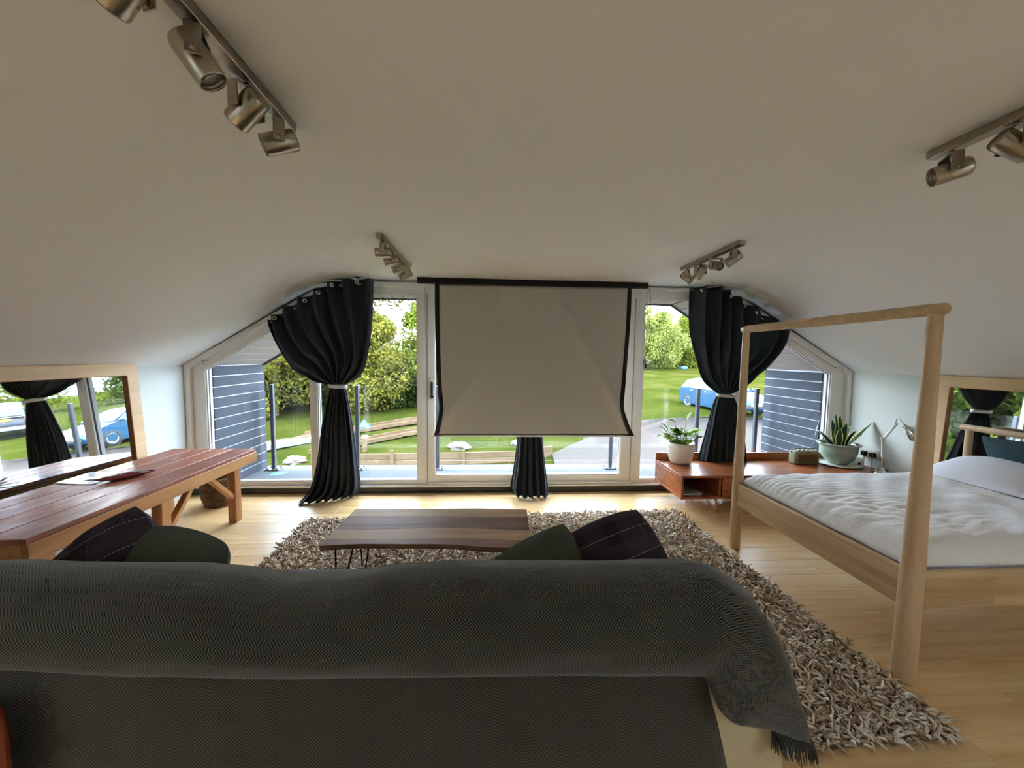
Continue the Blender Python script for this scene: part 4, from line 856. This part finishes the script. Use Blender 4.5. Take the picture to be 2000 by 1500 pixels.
garden_bed([(-5.2, 11.2), (-4.1, 12.1), (-3.0, 13.2), (-1.6, 14.2), (.2, 15.0)], .8, 'lower timber-edged garden bed on the lawn left of the screen')
fe = thing('garden_edging', (-1.2, 10.4, tz(10.4)), 'low timber board edging with stakes just beyond the balcony', 'edging')
for a, c in (((-4.6, 10.2), (-2.6, 10.3)), ((-2.6, 10.3), (-.7, 10.4)), ((-.7, 10.4), (.9, 10.6)), ((.9, 10.6), (1.9, 11.2))):
    for k in range(2): b = MB(); z = tz(10.4)+.09+k*.17; b.beam((a[0], a[1], z), (c[0], c[1], z), .05, .155, .006); b.build('board', 'timber', fe)
    MB().box(a[0]-.05, a[0]+.05, a[1]-.09, a[1]-.02, tz(10)-.1, tz(10)+.46, .006).build('stake', 'timber', fe)
st_ = thing('garden_post', (-3.75, 11.6, tz(11.6)), 'short white-topped wooden post in the lawn left of the screen', 'post'); MB().box(-3.81, -3.69, 11.55, 11.67, tz(11.6)-.1, tz(11.6)+.42, .01).build('shaft', 'timber', st_); MB().box(-3.82, -3.68, 11.54, 11.68, tz(11.6)+.42, tz(11.6)+.5, .01).build('cap', 'whitemetal', st_)
pa = tag(MB().prism([(-7.5, 11.6), (-5.6, 13.6), (-5.2, 13.3), (-6.6, 11.5)], tz(12.4)+.03, tz(12.4)+.16, 'z').build('stone_path', plain('pale_stone', (104, 104, 104), .95, 0, .1, 3, 0, .05)), 'pale stone slab path crossing the lawn at far left', 'path')
def rock(x, y, s, lab):
    b = MB(); r = random.Random(int(x*100)); n, m = 6, 9; P = [[(x+s*(.55+.6*r.random())*sin(pi*i/n)*cos(2*pi*j/m), y+s*(.6+.5*r.random())*sin(pi*i/n)*sin(2*pi*j/m)*.8, tz(y)+.05+s*.45*cos(pi*i/n)*(.8+.3*r.random())) for j in range(m)] for i in range(n+1)]; b.grid(P, None, True); b.sm = [False]*len(b.f); tag(b.build('rock', 'rockm'), lab, 'rock', 'garden rocks')
M['rockm'] = plain('rock', (92, 86, 80), .95, 0, .25, 4, .3, .05)
rock(-5.3, 10.6, .34, 'pale boulder on the lawn seen beside the left balcony post'); rock(-.95, 11.9, .42, 'white boulder on the lawn below the screen, left of the middle curtain'); rock(1.0, 12.4, .3, 'small pale rock on the lawn by the edge of the gravel drive')
M['blue'] = plain('blue_plastic', (18, 68, 118), .5)
tb = tag(MB().lathe([(0, 0), (.42, 0), (.52, .55), (.48, .55), (.40, .05), (0, .05)], 24, None, (22.6, 43.4, tz(43.4)+.05)).build('tub', 'blue'), 'bright blue plastic tub at the foot of the far hedge', 'tub')
bbg = MB(); bbg.grid([[(-4.85+.5*u, 14.0+.4*v, tz(14)+.16+.22*sin(pi*u)*sin(pi*v)*(1+.3*sin(u*9+v*7))) for u in [k/8 for k in range(9)]] for v in [k/8 for k in range(9)]]); tag(solid(bbg.build('tarpaulin', 'blue', None, False), .01), 'crumpled blue tarpaulin on the lawn by the left curtain', 'tarpaulin')
# trees
LEAF = {'dark': leafmat('leaf_dark', (32, 40, 20), (50, 62, 28)), 'lime': leafmat('leaf_lime', (66, 78, 24), (102, 110, 44)), 'gold': leafmat('leaf_gold', (74, 76, 28), (104, 102, 46)), 'pale': leafmat('leaf_pale', (90, 102, 44), (132, 138, 78)), 'mid': leafmat('leaf_mid', (44, 58, 24), (74, 86, 38))}
M['bark'] = plain('bark', (98, 84, 68), .95, 0, .3, 8, .5)
def tree(x, y, h, rx_, kind, label, n=5200, low=.08, ls=.17, cat='tree'):
    n = int(n*2.9); ls *= .54
    z0 = tz(y); e = thing('tree', (x, y, z0), label, cat, 'trees and shrubs beyond the lawn')
    b = MB(); b.tube([(x, y, z0-.2), (x+.1, y, z0+h*.3), (x-.05, y+.1, z0+h*.6), (x, y, z0+h*.85)], [.05*h*.35+.06, .04*h*.3+.04, .05, .02], 8)
    r = random.Random(int(x*37+y*11))
    for k in range(7): a = r.uniform(0, 6.28); t = r.uniform(.2, .65); q = Vector((x, y, z0+h*t)); b.tube([q, q+Vector((cos(a)*rx_*.4, sin(a)*rx_*.4, h*.1)), q+Vector((cos(a)*rx_*.75, sin(a)*rx_*.75, h*.16))], [.05, .035, .015], 6)
    b.build('trunk', 'bark', e)
    g = np.random.default_rng(int(abs(x)*91+y*17)); nb = 26; bc = np.zeros((nb, 4))
    for k in range(nb):
        t = low+(1-low)*(k+.5)/nb; pr = (math.sin(pi*min(1, t*.80+.16)))**.7; a = g.uniform(0, 6.28); rr_ = rx_*pr*g.uniform(.15, .75); bc[k] = (x+cos(a)*rr_, y+sin(a)*rr_, z0+h*t, rx_*g.uniform(.28, .5)*(pr*.7+.3))
    idx = g.integers(0, nb, n); d = g.normal(size=(n, 3)); d /= np.linalg.norm(d, axis=1)[:, None]; c = bc[idx, :3]+d*bc[idx, 3:4]*g.uniform(.55, 1.1, (n, 1))*np.array([1, 1, .8]); c[:, 2] = np.maximum(c[:, 2], z0+.05)
    u = g.normal(size=(n, 3)); u /= np.linalg.norm(u, axis=1)[:, None]; w = np.cross(u, d+g.normal(size=(n, 3))*.6); w /= np.linalg.norm(w, axis=1)[:, None]+1e-6; s = ls*g.uniform(.6, 1.3, (n, 1))
    V = np.stack([c-u*s, c+w*s*.55, c+u*s, c-w*s*.55], 1).reshape(-1, 3); F = np.arange(n*4).reshape(-1, 4)
    o = raw('foliage', V, F, LEAF[kind], e); o['kind'] = 'stuff'
for x, y, h, r_, k, lab, n_, ls in (
  (-18.5, 22.5, 8.0, 3.8, 'mid', 'broad green tree farthest left, seen in the mirror behind the bed', 6000, .5), (-21.5, 17.5, 8.0, 3.8, 'mid', 'green tree beyond the left balcony wall, seen in the bed mirror', 6000, .5), (-15.5, 26.5, 9.5, 4.0, 'dark', 'tall dark green tree behind the left shrubs', 6000, .5),
  (-13.5, 18.5, 8.0, 3.4, 'mid', 'broad green tree at the far left, seen past the slatted balcony wall', 7000, .32), (-9.3, 17.0, 6.0, 2.6, 'gold', 'yellowish shrub tree seen beside the left balcony post', 6500, .17), (-11.0, 22.0, 9.0, 3.6, 'mid', 'tall green tree behind the yellowish shrub at left', 6000, .4),
  (-7.6, 19.3, 4.2, 2.2, 'dark', 'dark green shrub behind the left curtain', 6500, .15), (-5.6, 18.6, 4.3, 2.2, 'gold', 'golden leaved bush right of the left curtain', 6500, .15), (-6.9, 22.5, 8.6, 2.6, 'gold', 'tall thin golden tree above the left curtain edge', 5000, .18),
  (-3.6, 21.5, 5.2, 2.6, 'lime', 'bright lime green tree left of the screen frame', 7500, .16), (-1.2, 21.8, 5.0, 2.5, 'lime', 'bright lime green tree partly behind the screen', 6000, .16), (-4.6, 19.6, 2.2, 1.7, 'dark', 'low dark green shrub under the golden bush', 4500, .14), (-2.4, 20.2, 2.0, 1.7, 'dark', 'low dark green shrub under the lime tree', 4500, .14), (-9.8, 19.2, 2.6, 2.0, 'dark', 'low dark shrub at the foot of the left trees', 4500, .15),
  (16.2, 43, 7.6, 3.4, 'pale', 'pale blossoming hawthorn right of the screen', 8000, .23), (20.3, 44.5, 6.6, 3.4, 'pale', 'pale green hedge tree above the blue tub', 7500, .23), (24.8, 46.5, 6.4, 3.4, 'lime', 'light green hedge tree at the left edge of the right curtain', 6500, .25), (30, 46, 6, 3.6, 'mid', 'green hedge tree behind the right curtain', 4500, .26), (36, 43, 6.5, 4, 'mid', 'green hedge tree beyond the parked van', 4500, .27), (43, 39, 6.5, 4.2, 'lime', 'light green hedge tree at far right', 4500, .27), (12.5, 40, 5.5, 3, 'pale', 'pale hedge tree at the right edge of the screen', 4500, .23)):
    tree(x, y, h, r_, k, lab, n_, .06, ls)

# ------------------------------------------------------------------ vehicles
M['carblue'] = plain('blue_car_paint', (36, 68, 95), .22, .25, .03); M['vanblack'] = plain('black_van_paint', (34, 36, 42), .25, .1, .05); M['carglass'] = plain('car_glass', (70, 86, 96), .05, 0, .05); M['tyre'] = plain('tyre', (26, 26, 28), .8); M['alloy'] = plain('alloy', (200, 202, 206), .3, .8); M['lampclear'] = plain('headlamp', (220, 228, 236), .1); M['lampred'] = plain('tail_lamp', (200, 24, 26), .25); M['plateY'] = plain('yellow_plate', (228, 196, 60), .5); M['plateW'] = plain('white_plate', (232, 232, 228), .5); M['trimgrey'] = plain('vehicle_trim', (150, 154, 160), .4)
def vehicle(name, loc, head, L, W, prof, green, label, paint, kind):
    # prof: (x, z) outline of the lower body from front to rear; green: cabin outline
    e = thing(name, loc, label, 'car' if kind == 'car' else 'van'); d = Vector((cos(head), sin(head), 0)); s = Vector((-sin(head), cos(head), 0)); o = Vector(loc)
    def w(x, y, z): return tuple(o+d*x+s*y+Vector((0, 0, z)))
    b = MB(); N = 8
    def section(outline, wid):
        n_ = len(outline); P = []
        for j in range(N+1):
            v = -1+2*j/N; row = []
            for x, z in outline:
                k = wid(z); round_ = 1-.06*abs(v)**4*(1 if abs(x) > L*.38 else .0); row.append(w(x*round_, v*k, z-.012*v**4))
            P.append(row)
        b.grid(P, None, True); b.add(P[0], [tuple(range(n_))]); b.add(P[-1], [tuple(range(n_))])
    section(prof, lambda z: W/2*(1-.05*max(0, (z-.7))-.08*max(0, .35-z))); body = b.build('body', paint, e)
    b = MB(); section(green, lambda z: W/2*(1-.30*max(0, z-green[0][1])/1.0)*.985); cab = b.build('cabin', paint, e)
    def side(pts, name_, mat, par, off=.006):
        for sg in (-1, 1):
            b = MB(); vs = [w(x, sg*(W/2*(1-.30*max(0, z-green[0][1]))*.985+off), z) for x, z in pts]; b.add(vs, [tuple(range(len(vs)))]); solid(b.build(name_, mat, par, False), .006)
    def cross(x0, z0, x1, z1, k0, k1, name_, mat, par, off=.01):
        n_ = Vector((z1-z0, 0, -(x1-x0))).normalized(); n_ = n_ if n_[2] > 0 or (abs(n_[2]) < .05 and n_[0]*(x0) > 0) else -n_
        b = MB(); vs = [w(x0+n_[0]*off, -k0, z0+n_[2]*off), w(x0+n_[0]*off, k0, z0+n_[2]*off), w(x1+n_[0]*off, k1, z1+n_[2]*off), w(x1+n_[0]*off, -k1, z1+n_[2]*off)]; b.add(vs, [(0, 1, 2, 3)]); solid(b.build(name_, mat, par, False), .008)
    wr_ = .32
    for x in (L*.31, -L*.30):
        for sg in (-1, 1):
            Rm = Matrix((d, Vector((0, 0, 1)), s*sg)).transposed(); c = w(x, sg*(W/2-.10), wr_); t_ = MB().lathe([(.20, -.1), (.30, -.1), (wr_, -.07), (wr_, .07), (.30, .105), (.215, .105), (.20, .08)], 28, Rm, c).build('wheel', 'tyre', e)
            b = MB(); b.lathe([(0, .085), (.05, .09), (.05, .06), (0, .06)], 14, Rm, c); b.lathe([(.19, .095), (.215, .10), (.215, .05), (.19, .05)], 28, Rm, c, True)
            for k in range(5): a = 2*pi*k/5; R5 = Rm @ Matrix.Rotation(a, 3, 'Z'); b.box(.03, .2, -.022, .022, .07, .09, .004, R5, c)
            b.build('alloy_rim', 'alloy', t_); MB().lathe([(0, .05), (.19, .05)], 24, Rm, c).build('hub_shadow', 'tyre', t_)
            MB().lathe([(0, .072), (.36, .072), (.38, .095), (.36, .112), (.35, .10), (.32, .05), (0, .05)], 28, Rm, w(x, sg*(W/2-.115), wr_)).build('wheel_arch', 'tyre', e)
    return e, w, side, cross, body, cab
hd_ = math.atan2(-4.0, .5)
prof = [(2.0, .25), (2.06, .45), (2.0, .66), (1.85, .78), (1.2, .93), (.9, .97), (-1.7, 1.0), (-1.98, .95), (-2.03, .6), (-1.98, .28), (-1.4, .2), (1.4, .2)]
gre = [(1.05, .94), (.25, 1.38), (-.2, 1.47), (-.9, 1.47), (-1.55, 1.36), (-1.93, .96)]
e, w, side, cross, body, cab = vehicle('car', (10.8, 17.15, tz(17.15)+.30), hd_, 4.06, 1.72, prof, gre, 'light blue hatchback parked on the grass behind the right curtain', 'carblue', 'car')
cross(1.0, .98, .30, 1.37, .68, .56, 'windscreen', 'carglass', cab, .014); cross(-1.62, 1.30, -1.90, 1.0, .54, .66, 'rear_window', 'carglass', cab, .014)
side([(.78, .985), (.22, 1.33), (-.15, 1.40), (-.15, .985)], 'side_window', 'carglass', cab); side([(-.21, .985), (-.21, 1.40), (-.85, 1.40), (-1.15, 1.34), (-1.15, .985)], 'side_window', 'carglass', cab); side([(-1.22, .99), (-1.22, 1.33), (-1.5, 1.26), (-1.68, 1.0)], 'side_window', 'carglass', cab)
for sg in (-1, 1):
    b = MB(); vs = [(2.03, .62), (1.98, .70), (1.72, .83), (1.66, .74), (1.9, .62)]; b.add([w(x, sg*(.84 if x < 1.8 else .70)+0, z+.012) for x, z in vs], [tuple(range(5))]); solid(b.build('headlamp', 'lampclear', body, False), .03)
    b = MB(); b.lathe([(0, -.09), (.06, -.07), (.07, 0), (.06, .07), (0, .09)], 12, rot(rd(90)), w(.86, sg*.92, 1.02)); b.build('wing_mirror', 'carblue', body)
    for x in (.05, -.95): b = MB(); b.box(-.08, .08, -.012, .012, -.012, .012, .004, rz(hd_), w(x, sg*.853, .86)); b.build('door_handle', 'trimgrey', body)
b = MB(); vs = [w(2.066, y, z) for y, z in ((-.55, .36), (.55, .36), (.5, .50), (-.5, .50))]; b.add(vs, [(0, 1, 2, 3)]); solid(b.build('grille', 'black', body, False), .02)
b = MB(); vs = [w(2.085, y, z) for y, z in ((-.26, .45), (.26, .45), (.26, .56), (-.26, .56))]; b.add(vs, [(0, 1, 2, 3)]); solid(b.build('number_plate', 'plateW', body, False), .01)
vp = [(2.35, .3), (2.4, .6), (2.3, .95), (1.75, 1.1), (-2.35, 1.1), (-2.42, .8), (-2.42, .45), (-2.36, .3), (-1.6, .24), (1.6, .24)]; vg = [(1.75, 1.08), (1.05, 1.80), (.7, 1.94), (-2.1, 1.96), (-2.28, 1.86), (-2.38, 1.09)]
vh = rd(38)
e, w, side, cross, body, cab = vehicle('van', (23.9, 23.1, tz(23.1)+.32), vh, 4.8, 1.9, vp, vg, 'black van parked rear-on beyond the blue hatchback, seen in the left mirror', 'vanblack', 'van')
cross(-2.30, 1.82, -2.37, 1.2, .70, .78, 'rear_window', 'carglass', cab, .016); cross(1.68, 1.15, 1.10, 1.74, .8, .7, 'windscreen', 'carglass', cab, .014)
side([(1.45, 1.14), (.98, 1.72), (.2, 1.78), (.2, 1.14)], 'side_window', 'carglass', cab); side([(.12, 1.14), (.12, 1.78), (-1.0, 1.8), (-1.0, 1.14)], 'side_window', 'carglass', cab); side([(-1.08, 1.14), (-1.08, 1.8), (-2.05, 1.8), (-2.2, 1.14)], 'side_window', 'carglass', cab)
for sg in (-1, 1):
    b = MB(); b.box(-.03, .03, -.09, .09, -.20, .20, .01, rz(vh), w(-2.405, sg*.84, .98)); l_ = b.build('tail_lamp', 'lampred', body); b = MB(); b.box(-.034, .02, -.08, .08, -.05, .04, .004, rz(vh), w(-2.41, sg*.84, .95)); b.build('reversing_lamp', 'lampclear', l_)
b = MB(); b.box(-.02, .02, -.26, .26, -.06, .06, .004, rz(vh), w(-2.43, 0, .98)); b.build('number_plate', 'plateY', body)
b = MB(); b.box(-.08, .08, -.93, .93, -.09, .09, .03, rz(vh), w(-2.42, 0, .48)); b.build('bumper', 'trimgrey', body)
b = MB(); b.box(-.015, .015, -.85, .85, -.015, .015, .004, rz(vh), w(-2.425, 0, 1.13)); b.build('trim_strip', 'trimgrey', body)
